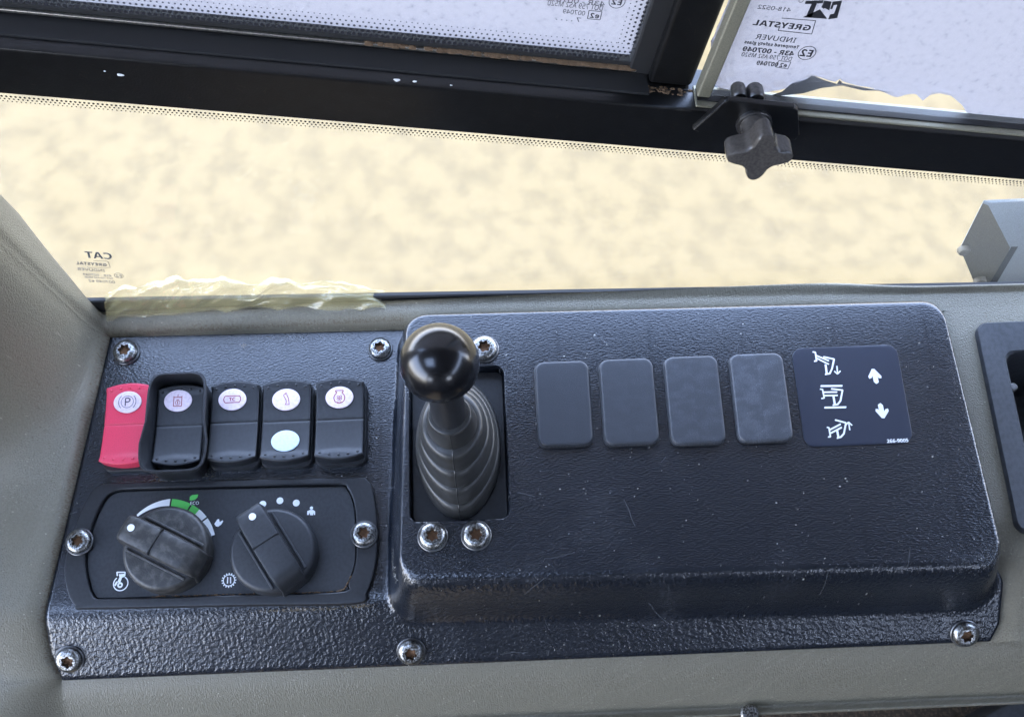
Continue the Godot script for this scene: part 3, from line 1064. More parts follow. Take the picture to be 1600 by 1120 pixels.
	for k in 16:
		var e := Vector2.from_angle(TAU * k / 16.0)
		wh.stroke(PackedVector2Array([gc + e * 2.6, gc + e * 3.35]), 0.55, 1.83)
	wh.stroke(PackedVector2Array([gc + Vector2(-0.85, 1.2), gc + Vector2(-0.6, 1.4), gc + Vector2(-0.6, -1.4)]), 0.55, 1.84)
	wh.stroke(PackedVector2Array([gc + Vector2(0.65, 1.4), gc + Vector2(0.85, -1.4)]), 0.55, 1.84)
	part("gear_symbol", wh.mesh(false), M.ink_white, t)
	# a line of grit in the joint
	var g := MB.new()
	rng.seed = 5
	var pp := zp([270, 577, 500, 571, 700, 566, 900, 561, 1100, 556, 1270, 552, 1300, 540, 1335, 480], 50, 720, 2.667, 1.5, org)
	for k in 170:
		var i := rng.randi_range(1, pp.size() - 2)
		var q: Vector2 = (pp[i] as Vector2).lerp(pp[i + 1], rng.randf()) + Vector2(0, rng.randf_range(0.3, 0.9))
		var r := rng.randf_range(0.15, 0.4)
		g.loft([MB.circle(q.x, -q.y, r * 1.8, r, 5, 1.6), MB.circle(q.x, -q.y, r, r * 0.6, 5, 1.75 + r)], false, true)
	var gp := part("grit", g.mesh(), M.dirt, t)
	gp.set_meta("kind", "stuff")
	# the two knobs
	rotary(pc(256, 855, 13.0), deg_to_rad(152), "worn scuffed black rotary knob beside the white and green scale", M.plastic_worn, true)
	rotary(pc(424, 858, 13.0), deg_to_rad(122), "clean black rotary knob below the white dots on the dial plate", M.dial, false)

func rotary(c: Vector2, ang: float, label: String, m: Material, worn: bool):
	# ang: where the pointer aims, counter-clockwise from the right, seen from above
	var t := thing("rotary_knob", label, "knob", c.x, c.y, 1.7, "rotary knobs on the dial plate", ang)
	var b := MB.new()
	var n := 64
	b.loft([MB.circle(0, 0, 19.4, 19.4, n, 0), MB.circle(0, 0, 19.6, 19.6, n, 7.5), MB.circle(0, 0, 19.2, 19.2, n, 9.2), MB.circle(0, 0, 18.4, 18.4, n, 10.4), MB.circle(0, 0, 17.2, 17.2, n, 11.0), MB.circle(0, 0, 8, 8, n, 11.4)], true, true)
	part("skirt", b.mesh(), m, t)
	# grip bar: local +x is the pointer
	var rings := []
	var hw := 6.6
	var prof := [[-19.3, 3.0, 0.86], [-19.0, 9.0, 0.88], [-17.6, 13.6, 0.92], [-15.4, 16.2, 0.96], [-12.0, 17.6, 1.0], [0.0, 18.2, 1.0], [13.0, 18.0, 1.0], [18.4, 17.2, 0.97], [20.6, 15.8, 0.9], [21.4, 13.0, 0.8], [21.4, 9.0, 0.78]]
	for q in prof:
		var ring := PackedVector3Array()
		var w: float = hw * q[2]
		var h: float = q[1]
		var y0 := 2.0 if q[0] < 18.0 else 8.0
		if q[0] > 21.3: y0 = 8.5
		var rr := 1.2 if not worn else 2.4
		for e in [[-w - 0.9, y0], [-w, minf(h - rr, y0 + 9.5)], [-w, h - rr], [-w + rr * 0.3, h - rr * 0.3], [-w + rr, h], [-w * 0.3, h + 0.15], [w * 0.3, h + 0.15], [w - rr, h], [w - rr * 0.3, h - rr * 0.3], [w, h - rr], [w, minf(h - rr, y0 + 9.5)], [w + 0.9, y0]]:
			ring.append(Vector3(q[0], maxf(e[1], y0 - 0.5), e[0]))
		rings.append(ring)
	b = MB.new()
	b.loft(rings, true, true)
	var grip := part("grip", b.mesh(true, 42.0), m, t)
	b = MB.new()
	b.loft([MB.circle(15.6, 0.6, 1.7, 1.7, 20, 17.4), MB.circle(15.6, 0.6, 1.6, 1.6, 20, 18.35)], false, true)
	part("pointer_dot", b.mesh(), M.ink_white, grip)
	# the groove across the grip is a raised seam either side of a cut
	b = MB.new()
	b.box(Vector3(2.6, 17.6, -hw + 0.2), Vector3(3.1, 18.75, hw - 0.2), 0.15)
	part("seam", b.mesh(), m, grip)
	b = MB.new()
	b.box(Vector3(2.2, 17.0, -hw - 0.05), Vector3(2.58, 18.42, hw + 0.05), 0.1)
	part("groove", b.mesh(), M.seal, grip)
	# ribs along both sides of the grip
	for s in [-1, 1]:
		b = MB.new()
		b.box(Vector3(-16.0, 10.8, s * (hw + 1.7) - 0.7), Vector3(15.0, 12.0, s * (hw + 1.7) + 0.7), 0.45)
		part("rib", b.mesh(), m, t)

# ---------------------------------------------------------------- lever
func build_lever():
	var base := Vector2(slot_c.x, slot_c.y)
	var t := thing("control_lever", "lever with a glossy black ball over a ribbed rubber boot", "lever", base.x, base.y, BOX_H - 7.0)
	var b := MB.new()
	b.loft([MB.rrect(0, 0, slot_hw.x * 2 - 0.8, slot_hw.y * 2 - 0.8, 3.6, 5, -0.4), MB.rrect(0, 0, slot_hw.x * 2 - 0.8, slot_hw.y * 2 - 0.8, 3.6, 5, 0.9), MB.rrect(0, 0, slot_hw.x * 2 - 1.6, slot_hw.y * 2 - 1.6, 3.2, 5, 1.3)], false, true)
	part("base_plate", b.mesh(), M.plastic, t)
	# the boot: oval folds, each smaller than the one below
	var top := pc(702, 648, 84.0) - base      # the collar's middle
	var foot := pc(710, 811, 22.0) - base     # the nearest point of the lowest fold
	var hl0 := 33.0
	var c0 := foot.y + hl0
	var rings := []
	var folds := 4
	var lev := []
	# [height, half width, half length, middle]
	var hs := [1.3, 13.0, 25.0, 37.0, 49.0]
	var ws := [18.8, 17.6, 15.9, 13.8, 11.4]
	var ls := [33.0, 28.0, 22.8, 17.6, 13.0]
	for k in 4:
		var q := k / 4.0
		# bulge, then a crease drawn in
		# [share of the height, share of the step inwards, extra]
		for s in [[0.0, 0.0, -2.4], [0.03, 0.0, -0.9], [0.07, 0.0, 0.2], [0.13, 0.0, 0.6], [0.22, 0.0, 0.5], [0.34, 0.06, 0.1], [0.55, 0.25, 0.3], [0.74, 0.5, 0.6], [0.86, 0.72, 0.7], [0.94, 0.9, 0.3], [0.98, 1.0, -0.9], [1.0, 1.0, -2.4]]:
			var f: float = s[0]
			var y := lerpf(hs[k], hs[k + 1], f)
			var wx: float = lerpf(ws[k], ws[k + 1], s[1]) + s[2]
			var lz: float = lerpf(ls[k], ls[k + 1], s[1]) + s[2]
			var my := lerpf(c0, top.y, (y - 1.3) / 64.0)
			rings.append(oval(0.0 + top.x * y / 64.0, my, wx, lz, y))
	for s in [[49.1, 10.6, 11.4], [52.0, 10.4, 10.9], [57.0, 9.9, 10.2], [62.0, 9.2, 9.3], [63.6, 8.9, 8.9], [64.2, 8.2, 8.2], [64.3, 6.0, 6.0]]:
		rings.append(oval(top.x * s[0] / 64.0, lerpf(c0, top.y, (s[0] - 1.3) / 64.0), s[1], s[2], s[0]))
	b = MB.new()
	b.loft(rings, false, true)
	part("boot", b.mesh(true, 50.0), M.rubber, t)
	# moulding seam down the near side of the boot
	b = MB.new()
	for i in rings.size() - 3:
		var k0 := 18
		var p: Vector3 = rings[i][k0]
		var q: Vector3 = rings[i + 1][k0]
		b.quad(p + Vector3(-0.22, 0, 0.05), q + Vector3(-0.22, 0, 0.05), q + Vector3(0, 0.05, 0.3), p + Vector3(0, 0.05, 0.3))
		b.quad(p + Vector3(0, 0.05, 0.3), q + Vector3(0, 0.05, 0.3), q + Vector3(0.22, 0, 0.05), p + Vector3(0.22, 0, 0.05))
	part("seam", b.mesh(false), M.rubber, t)
	var bc := pc(686.5, 567.5, 118.0) - base
	var by := 118.0 - (BOX_H - 7.0)
	b = MB.new()
	b.loft([MB.circle(top.x, -top.y, 7.2, 7.2, 28, 62), MB.circle(lerpf(top.x, bc.x, 0.5), -lerpf(top.y, bc.y, 0.5), 6.9, 6.9, 28, 74), MB.circle(bc.x, -bc.y, 6.9, 6.9, 28, by - 8)], true, true)
	part("stem", b.mesh(), M.plastic, t)
	var s := SphereMesh.new()
	s.radius = 0.0153
	s.height = 0.0306
	s.radial_segments = 96
	s.rings = 48
	part("ball", s, M.ball, t, Vector3(bc.x, by, -bc.y))

func oval(cx: float, cv_: float, rx: float, rz: float, y: float) -> PackedVector3Array:
	var o := PackedVector3Array()
	for k in 72:
		var a := TAU * k / 72.0
		# a little pointed towards the operator
		var z := sin(a)
		var x := cos(a) * (1.0 - 0.10 * maxf(z, 0.0) * maxf(z, 0.0))
		o.append(Vector3(cx + rx * x, y, -cv_ + rz * z))
	return o

# ---------------------------------------------------------------- blanks and the decal plate
func build_blanks():
	var names := ["plain black blanking cover beside the lever, cleanest of the four", "black blanking cover between the cleanest cover and the speckled one", "speckled black blanking cover with a pale scuff on its edge", "most worn whitish speckled blanking cover beside the symbol label"]
	var px := [[838.5, 574, 924, 700], [937, 570, 1030, 698], [1037, 566, 1136, 697], [1139, 562, 1242, 693]]
	var cols := [lin(0.036, 0.040, 0.047), lin(0.039, 0.043, 0.050), lin(0.042, 0.046, 0.053), lin(0.046, 0.050, 0.057)]
	for k in 4:
		var p = px[k]
		var a := pc(p[0], (p[1] + p[3]) * 0.5, BOX_H + 3.0)
		var tl := pc(p[0] + 40, p[1] - 10, BOX_H + 3.0)
		var br := pc(p[2] - 40, p[3] - 4, BOX_H + 3.0)
		var w := 24.6
		var h := tl.y - br.y
		var cx: float = pc((p[0] + p[2]) * 0.5, (p[1] + p[3]) * 0.5, BOX_H + 3.0).x
		var t := thing("blanking_cover", names[k], "cover", cx, (tl.y + br.y) * 0.5, BOX_H, "blanking covers on the raised box")
		var m: StandardMaterial3D = M.blank.duplicate()
		m.albedo_color = cols[k]
		m.detail_enabled = true
		m.detail_blend_mode = BaseMaterial3D.BLEND_MODE_MIX
		m.detail_albedo = wear_texture(100 + k, [0.04, 0.10, 0.22, 0.42][k])
		m.uv1_triplanar = false
		m.uv1_scale = Vector3(45, 45, 45)
		var nn := 30
		var us := refined(-w * 0.5, w * 0.5, 1.2, [-w * 0.5, w * 0.5], 0.2, 1.0)
		var vs := refined(-h * 0.5, h * 0.5, 1.2, [-h * 0.5, h * 0.5], 0.2, 1.0)
		var b := MB.new()
		var r := 4.2
		b.loft([MB.rrect(0, 0, w + 0.6, h + 0.6, r, 7, 0), MB.rrect(0, 0, w + 0.6, h + 0.6, r, 7, 0.7), MB.rrect(0, 0, w, h, r, 7, 0.9)], false, false)
		part("flange", b.mesh(false), M.plastic, t)
		b = MB.new()
		var rings := []
		for q in [[0.0, 0.7], [0.0, 1.9], [0.1, 2.5], [0.35, 2.95], [0.8, 3.2], [1.4, 3.25], [5.0, 3.28]]:
			rings.append(MB.rrect(0, 0, w - 2 * q[0], h - 2 * q[0], maxf(r - q[0] * 0.8, 0.6), 7, q[1]))
		b.loft(rings, false, true)
		var am := b.mesh()
		part("cover", with_uv(am, w, h), m, t)

# the same mesh with uv (metres) and uv2 (0..1 over its plan)
func with_uv(am: ArrayMesh, w: float, h: float) -> ArrayMesh:
	var arr := am.surface_get_arrays(0)
	var uv := PackedVector2Array()
	var uv2 := PackedVector2Array()
	for p in arr[Mesh.ARRAY_VERTEX]:
		uv.append(Vector2(p.x, p.z))
		uv2.append(Vector2(p.x * 1000.0 / w + 0.5, p.z * 1000.0 / h + 0.5))
	arr[Mesh.ARRAY_TEX_UV] = uv
	arr[Mesh.ARRAY_TEX_UV2] = uv2
	var o := ArrayMesh.new()
	o.add_surface_from_arrays(Mesh.PRIMITIVE_TRIANGLES, arr)
	return o

func wear_texture(sd: int, amount: float) -> ImageTexture:
	var im := Image.create_empty(200, 340, false, Image.FORMAT_RGBA8)
	var n := FastNoiseLite.new()
	n.seed = sd; n.frequency = 0.010; n.fractal_octaves = 3
	var f := FastNoiseLite.new()
	f.seed = sd + 50; f.frequency = 0.2; f.fractal_octaves = 3
	for y in 340:
		for x in 200:
			var a := clampf(0.35 + n.get_noise_2d(x, y) * 1.5, 0, 1)
			var b := clampf(f.get_noise_2d(x, y) * 2.2 + 0.1, 0, 1)
			im.set_pixel(x, y, Color(0.55, 0.58, 0.62, amount * (0.06 + b) * (0.35 + 0.65 * a)))
	return ImageTexture.create_from_image(im)

func build_decal():
	var w := BOX_H + 0.3
	var c0 := pc(1237, 545, w)
	var c1 := pc(1425, 693, w)
	var l := pc(1250, 620, w).x - 0.8
	var r := pc(1412, 620, w).x + 1.0
	var tv := pc(1330, 541, w).y
	var bv := pc(1335, 695.5, w).y
	var org := Vector2((l + r) * 0.5, (tv + bv) * 0.5)
	var t := thing("symbol_label", "dark blue grey label plate with pale bucket symbols and two arrows", "label", org.x, org.y, BOX_H)
	var b := MB.new()
	var W_ := r - l
	var H_ := tv - bv
	b.loft([MB.rrect(0, 0, W_, H_, 5, 7, 0), MB.rrect(0, 0, W_, H_, 5, 7, 0.35), MB.rrect(0, 0, W_ - 0.4, H_ - 0.4, 4.8, 7, 0.5), MB.rrect(0, 0, W_ - 3, H_ - 3, 4, 7, 0.5)], false, true)
	part("plate", b.mesh(), M.decal, t)
	var Z := 6.224
	b = MB.new()
	var y := 0.6
	for s in [
		[1.2, [250, 125, 275, 128, 288, 212, 265, 215]], [1.2, [285, 160, 405, 212]], [1.2, [292, 188, 405, 245]], [1.3, [355, 174, 458, 195, 438, 288, 416, 335, 372, 343]], [1.6, [376, 252, 386, 335]], [1.0, [485, 262, 492, 335]], [1.0, [460, 312, 490, 340, 520, 310]],
		[1.5, [330, 457, 535, 455]], [1.5, [368, 667, 572, 663]], [1.1, [322, 487, 345, 490, 362, 573, 335, 578]], [1.3, [350, 517, 485, 515]], [1.3, [358, 550, 490, 548]], [1.3, [432, 484, 540, 497, 520, 600, 493, 635, 447, 643]], [1.6, [452, 557, 465, 638]],
		[1.1, [388, 858, 408, 862, 422, 950, 400, 952]], [1.3, [412, 885, 520, 828]], [1.3, [425, 915, 530, 860]], [1.3, [470, 787, 573, 815, 553, 920, 523, 953, 487, 963]], [1.6, [487, 890, 500, 955]], [1.0, [610, 885, 600, 815]], [1.0, [572, 835, 598, 808, 632, 840]],
		[3.6, [868, 415, 848, 330]], [2.6, [806, 372, 838, 302, 905, 370]], [3.6, [908, 645, 928, 735]], [2.6, [874, 692, 934, 758, 974, 690]]]:
		b.stroke(PackedVector2Array(zp(s[1], 1230, 530, Z, w, org)), s[0] * 0.62, y)
		y += 0.004
	part("symbols", b.mesh(false), M.ink_white, t)
	var q := pc(1230 + 1076 / Z, 530 + 988 / Z, w) - org
	lettering("number", "266-9005", 9.6, 1.7, M.ink_white, t, Vector3(q.x, 0.6, -q.y), 0, 700)

# ---------------------------------------------------------------- window
func wbox(b: MB, a0: float, a1: float, b0: float, b1: float, c0: float, c1: float, bev := 0.6):
	b.box(Vector3(a0, b0, c0), Vector3(a1, b1, c1), bev)

func dots(called: String, parent: Node3D, pts: Array, m: Material) -> Node3D:
	# small ceramic dots on the glass; pts: [a, b, radius]
	var disc := MB.new()
	var ring := PackedVector3Array()
	for k in 8:
		ring.append(Vector3(cos(TAU * k / 8.0), sin(TAU * k / 8.0), 0))
	disc.cap(ring, false)
	var mm := MultiMesh.new()
	mm.transform_format = MultiMesh.TRANSFORM_3D
	mm.mesh = disc.mesh(false)
	mm.instance_count = pts.size()
	for k in pts.size():
		mm.set_instance_transform(k, Transform3D(Basis.from_scale(Vector3.ONE * pts[k][2]), Vector3(pts[k][0], pts[k][1], 0) * 0.001))
	var o := MultiMeshInstance3D.new()
	o.name = called
	o.multimesh = mm
	o.material_override = m
	o.set_meta("kind", "stuff")
	parent.add_child(o, true)
	return o

func build_window():
	# rail edges, on the plane of its inner face
	var cf := 14.0
	var r0 := win(0, 150, cf)
	var r1 := win(1600, 281, cf)
	var t0 := win(0, 72, cf)
	var t1 := win(1600, 222, cf)
	var rb := (r0.y + r1.y) * 0.5
	var rt := (t0.y + t1.y) * 0.5
	var A0 := -330.0
	var A1 := 380.0
	# lower pane
	var lp := win_thing("lower_window_pane", "large clear lower window pane with a dotted black edge, sandy ground showing through", "window", 0, 0, 0)
	var b := MB.new()
	wbox(b, A0, A1, rb - 330.0, rb + 6.0, -4.0, 0.0, 0.4)
	part("glass", b.mesh(), M.glass, lp)
	var pts := []
	var a := A0
	var fb := (win(0, 150, 0.4).y + win(1600, 281, 0.4).y) * 0.5
	while a < A1:
		for k in 3:
			pts.append([a + 0.85 * (k % 2), fb - 0.6 - 1.3 * k, 0.52 - 0.10 * k])
		a += 1.7
	var o: Node3D = dots("dot_border", lp, pts, M.ink_black)
	o.position.z = 0.0004
	pts = []
	a = A0
	while a < A1:
		var px0 := win(600, 461, 0.5)
		var px1 := win(1500, 446, 0.5)
		var bb := lerpf(px0.y, px1.y, (a - px0.x) / (px1.x - px0.x))
		for k in 2:
			pts.append([a + 0.6 * (k % 2), bb + 0.4 + 0.9 * k, 0.4 - 0.08 * k])
		a += 1.2
	o = dots("lower_dot_border", lp, pts, M.ink_black)
	o.position.z = 0.0004
	# rubber seal along the foot of the pane
	b = MB.new()
	var sl := []
	for q in [[100, 472], [1700, 444]]:
		var m := win(q[0], q[1], 3.0)
		sl.append([Vector3(m.x, m.y - 30, 3), Vector3(m.x, m.y - 0.6, 3), Vector3(m.x, m.y, 2.4), Vector3(m.x, m.y, 0.6), Vector3(m.x, m.y - 30, 0.6)])
	b.loft([PackedVector3Array(sl[0]), PackedVector3Array(sl[1])], true, true)
	part("seal", b.mesh(), M.seal, lp)
	# printed mark on the lower pane, read from outside
	var P := func(x, y): return win(90 + x / 10.18, 370 + y / 10.18, -4.5)
	glass_text(lp, "CAT", P, [435, 240, 850, 350], -4.5, 800)
	glass_text(lp, "GREYSTAL", P, [290, 405, 770, 455], -4.5, 600)
	glass_text(lp, "INDUVER", P, [310, 500, 740, 545], -4.5, 500)
	glass_text(lp, "43R - 007049", P, [400, 590, 850, 625], -4.5, 500)
	glass_text(lp, "DOT 759 AS2 M520", P, [430, 635, 870, 665], -4.5, 400)
	glass_text(lp, "007049 e2", P, [490, 685, 900, 730], -4.5, 500)
	var em := MB.new()
	var ec: Vector2 = P.call(965, 620)
	em_ring(em, ec, 2.2, 0.25)
	frame_line(em, [P.call(460, 470), P.call(480, 490), P.call(830, 490), P.call(800, 400), P.call(760, 385), P.call(560, 385)], 0.25)
	part("printed_mark", em.mesh(false), M.ink_black, lp, Vector3(0, 0, -4.6))
	glass_text(lp, "E2", P, [920, 595, 1010, 645], -4.5, 500)
	# cross rail
	var t := win_thing("window_rail", "black painted cross rail between the lower pane and the upper sashes", "rail", 0, 0, 0)
	b = MB.new()
	wbox(b, A0, A1, rb, rt, 2.6, cf, 1.6)
	part("rail", b.mesh(), M.paint, t)
	# upper channel on the left: recessed step and bright bead below the sash
	var d0 := win(1004, 150, -2.0)
	var chl := win(0, 27, -8.0)
	var chl2 := win(800, 93, -8.0)
	b = MB.new()
	wbox(b, A0, d0.x - 1.0, rt - 9.0, rt + 1.0, -9.0, 8.0, 0.4)
	part("channel_floor", b.mesh(), M.seal, t)
	b = MB.new()
	wbox(b, (win(1004, 150, -2.0)).x - 14.0, win(1110, 160, -2.0).x, rt - 9.0, rt + 0.15, -9.0, 3.4, 0.4)
	part("joint_plate", b.mesh(), M.paint, t)
	# little paint chips on the rail face
	rng.seed = 12
	for c in [[187, 117, 1.5], [620, 125, 1.4], [648, 127, 0.9], [705, 133, 0.5], [163, 111, 0.5]]:
		var chips := MB.new()
		var q := win(c[0], c[1], cf)
		var rad := []
		for k in 11:
			rad.append(rng.randf_range(0.7, 1.1))
		var rs := []
		for z in [[1.0, 0.0], [1.0, 0.1], [0.7, 0.18]]:
			var ring := PackedVector3Array()
			for k in 11:
				ring.append(Vector3(cos(TAU * k / 11.0) * c[2] * rad[k] * z[0], sin(TAU * k / 11.0) * c[2] * 0.55 * rad[k] * z[0], z[1]))
			rs.append(ring)
		chips.loft(rs, false, true)
		part("paint_chip", chips.mesh(), M.ink_white, t, Vector3(q.x, q.y, cf))
	# left sash: bead, rubber, pane
	var dl := win(1060, 0, 2.0)
	var dl2 := win(1005, 152, 2.0)
	var dr := win(1130, 0, 2.0)
	var dr2 := win(1078, 155, 2.0)
	var da0 := (dl.x + dl2.x) * 0.5
	var da1 := (dr.x + dr2.x) * 0.5
	var top := rt + 480.0
	t = win_thing("sliding_sash", "upper sash with a pale filmed pane, dotted corner and rusty lower bead, beside the divider", "window", 0, 0, 0)
	var sb := (win(0, 24, -1.4).y + win(800, 88, -1.4).y) * 0.5
	var gb := (win(400, 42, -2.8).y + win(900, 86, -2.8).y) * 0.5
	b = MB.new()
	wbox(b, A0, da0 - 4.0, rt + 1.5, sb, -8.0, -1.5, 0.8)
	part("bottom_rail", b.mesh(), M.paint, t)
	b = MB.new()
	wbox(b, A0, da0 - 5.0, sb - 0.2, sb + 1.2, -6.8, -1.3, 0.4)
	part("bead", b.mesh(), M.trim_line, t)
	b = MB.new()
	wbox(b, A0, da0 - 7.0, sb + 1.2, gb, -14.0, -2.6, 0.5)
	part("gasket", b.mesh(), M.seal, t)
	b = MB.new()
	wbox(b, A0, da0 - 6.0, gb - 3.0, top, -6.0, -3.0, 0.3)
	part("glass", b.mesh(), M.glass, t)
	b = MB.new()
	wbox(b, da0 - 8.0, da0 + 0.8, rt + 1.6, top, -8.0, -1.4, 0.8)
	part("side_stile", b.mesh(), M.seal, t)
	part("film", film_left(da0 - 6.0, gb - 2.0, top), M.film, t)
	pts = []
	a = A0
	var corner := Vector2(da0 - 16.0, gb + 9.0)
	while a < da0 - 6.0:
		for k in 5:
			var bb := gb + 0.8 + 2.0 * k
			var aa := a + 1.05 * (k % 2)
			if aa > corner.x and (Vector2(aa, bb) - corner).length() > 9.0 and bb < corner.y:
				continue
			pts.append([aa, bb, 0.78 - 0.13 * k])
		a += 2.1
	for j in 40:
		for k in 5:
			var aa := da0 - 7.2 - 2.0 * k
			var bb := gb + 9.0 + 2.1 * j + 1.05 * (k % 2)
			pts.append([aa, bb, 0.78 - 0.13 * k])
	o = dots("dot_border", t, pts, M.ink_black)
	o.position.z = -0.0026
	P = func(x, y): return win(800 + x / 2.963, y / 2.963, -2.6)
	glass_text(t, "43R - 007049", P, [150, -8, 435, 16], -2.6, 500)
	glass_text(t, "DOT 759 AS2 M520", P, [163, 5, 425, 45], -2.6, 500, 8.0)
	glass_text(t, "007049", P, [235, 45, 340, 68], -2.6, 500)
	glass_text(t, "e2", P, [362, 60, 405, 85], -2.6, 700)
	glass_text(t, "7 . . . .", P, [205, 76, 320, 98], -2.6, 500)
	em = MB.new()
	ec = P.call(487, 8)
	em_ring(em, ec, 3.1, 0.3)
	frame_line(em, [P.call(357, 48), P.call(350, 86), P.call(408, 92), P.call(417, 54), P.call(357, 48)], 0.3)
	part("printed_mark", em.mesh(false), M.ink_black, t, Vector3(0, 0, -2.6))
	glass_text(t, "E2", P, [462, -6, 510, 24], -2.6, 600)
	# crumbs of rust and dirt along the lower bead
	var g := MB.new()
	rng.seed = 8
	for k in 240:
		var q := rng.randf()
		var aa := lerpf(win(560, 60, -8.0).x, da0 - 7.0, 1.0 - q * q)
		var rr := rng.randf_range(0.3, 1.1)
		g.loft([MB.circle(aa, -2.4 + rng.randf() * 1.2, rr * 2.2, rr, 6, sb + 0.9), MB.circle(aa, -2.4, rr, rr * 0.6, 6, sb + 1.3 + rr * 0.4)], false, true)
	o = part("rust_crumbs", g.mesh(), M.dirt, t)
	o.set_meta("kind", "stuff")
	# divider
	t = win_thing("window_divider", "black upright divider post between the two upper sashes", "post", 0, 0, 0)
	b = MB.new()
	wbox(b, da0, da1, rt + 0.3, top, -12.0, 2.0, 1.8)
	part("post", b.mesh(), M.paint, t)
	g = MB.new()
	for k in 70:
		var aa := rng.randf_range(da0 - 3.0, da1 + 10.0)
		var rr := rng.randf_range(0.2, 0.7)
		g.loft([MB.circle(aa, 2.8 + 0.4 * k * 0.13, rr * 1.8, rr, 6, rt - 0.1), MB.circle(aa, 2.8 + 0.4 * k * 0.13, rr, rr * 0.6, 6, rt + rr * 0.6)], false, true)
	o = part("rust_crumbs", g.mesh(), M.dirt, t)
	o.set_meta("kind", "stuff")
	# right sash
	t = win_thing("fixed_sash", "upper sash with a torn pale film peeling off its pane above the star knob", "window", 0, 0, 0)
	b = MB.new()
	wbox(b, da1 + 0.6, A1, rt - 0.3, rt + 1.0, 1.0, 12.0, 0.5)
	part("bottom_rail", b.mesh(), M.aluminium, t)
	b = MB.new()
	wbox(b, da1 + 1.2, A1, rt + 1.0, rt + 1.6, 3.0, 9.4, 0.25)
	part("gasket", b.mesh(), M.seal, t)
	b = MB.new()
	wbox(b, da1 + 1.0, da1 + 6.5, rt + 1.5, top, 2.4, 8.2, 0.8)
	part("side_bead", b.mesh(), M.aluminium, t)
	b = MB.new()
	wbox(b, da1 + 2.0, A1, rt + 2.0, top, 4.0, 7.0, 0.3)
	part("glass", b.mesh(), M.glass, t)
	part("torn_film", film_right(da1, A1, top), M.film, t)
	var fp := PackedVector2Array()
	for q in [[1195, 153], [1222, 142], [1240, 131], [1271, 121], [1290, 127], [1308, 130], [1312, 124], [1318, 131], [1366, 140], [1398, 146], [1350, 143], [1318, 138], [1285, 140], [1255, 147]]:
		fp.append(win(q[0], q[1], 3.0))
	b = MB.new()
	b.flat(fp, 0.0)
	var fl2 := MB.new()
	for v in b.t:
		fl2.t.append(Vector3(v.x, -v.z, 2.6 + 0.7 * sin(v.x * 0.9) + 0.4 * sin(v.x * 2.3)))
	part("torn_flap", fl2.mesh(false, 80.0), M.film_dark, t)
	P = func(x, y): return win(1100 + x / 3.2, y / 3.2, 7.2)
	logo(t, P)
	glass_text(t, "418-0522", P, [268, 25, 440, 58], 7.2, 500, 7.0)
	glass_text(t, "GREYSTAL", P, [243, 103, 542, 148], 7.2, 600, 7.0)
	glass_text(t, "INDUVER", P, [258, 172, 466, 212], 7.2, 500, 7.0)
	glass_text(t, "Tempered safety glass", P, [198, 207, 482, 242], 7.2, 600, 7.0)
	glass_text(t, "43R - 007049", P, [190, 236, 458, 275], 7.2, 600, 7.0)
	glass_text(t, "DOT 759 AS2 M520", P, [185, 266, 446, 300], 7.2, 500, 7.0)
	glass_text(t, "e2 007049", P, [262, 303, 420, 338], 7.2, 600, 7.0)
	em = MB.new()
	em_ring(em, P.call(517, 265), 3.45, 0.32)
	frame_line(em, [P.call(390, 90), P.call(560, 103), P.call(540, 170), P.call(372, 152), P.call(382, 128)], 0.32)
	frame_line(em, [P.call(375, 303), P.call(360, 335), P.call(420, 345), P.call(436, 310), P.call(375, 303)], 0.28)
	part("printed_mark", em.mesh(false), M.ink_black, t, Vector3(0, 0, 7.2))
	glass_text(t, "E2", P, [485, 245, 545, 285], 7.2, 600)
	# header over the sashes, up to the roof
	t = win_thing("window_header", "black rail over the upper sashes below the cab roof", "rail", 0, 0, 0)
	b = MB.new()
	wbox(b, A0, A1, top, top + 40.0, -16.0, cf, 1.6)
	part("rail", b.mesh(), M.paint, t)
	build_latch(rt, cf)

func em_ring(b: MB, c: Vector2, r: float, w: float):
	var n := 36
	for k in n:
		var p := Vector2.from_angle(TAU * k / n)
		var q := Vector2.from_angle(TAU * (k + 1) / n)
		var v := [c + p * (r - w), c + p * r, c + q * r, c + q * (r - w)]
		b.quad(Vector3(v[0].x, v[0].y, 0), Vector3(v[1].x, v[1].y, 0), Vector3(v[2].x, v[2].y, 0), Vector3(v[3].x, v[3].y, 0))

func frame_line(b: MB, pts: Array, w: float):
	if pts.size() > 3 and pts[0].distance_to(pts[pts.size() - 1]) < w * 1.5:
		frame_line(b, pts.slice(0, 3), w)
		frame_line(b, pts.slice(2), w)
		return
	for poly in Geometry2D.offset_polyline(PackedVector2Array(pts), w * 0.5, Geometry2D.JOIN_ROUND, Geometry2D.END_ROUND):
		if Geometry2D.is_polygon_clockwise(poly):
			continue
		var ix := Geometry2D.triangulate_polygon(poly)
		for j in range(0, ix.size(), 3):
			b.tri(Vector3(poly[ix[j]].x, poly[ix[j]].y, 0.01), Vector3(poly[ix[j + 1]].x, poly[ix[j + 1]].y, 0.01), Vector3(poly[ix[j + 2]].x, poly[ix[j + 2]].y, 0.01))

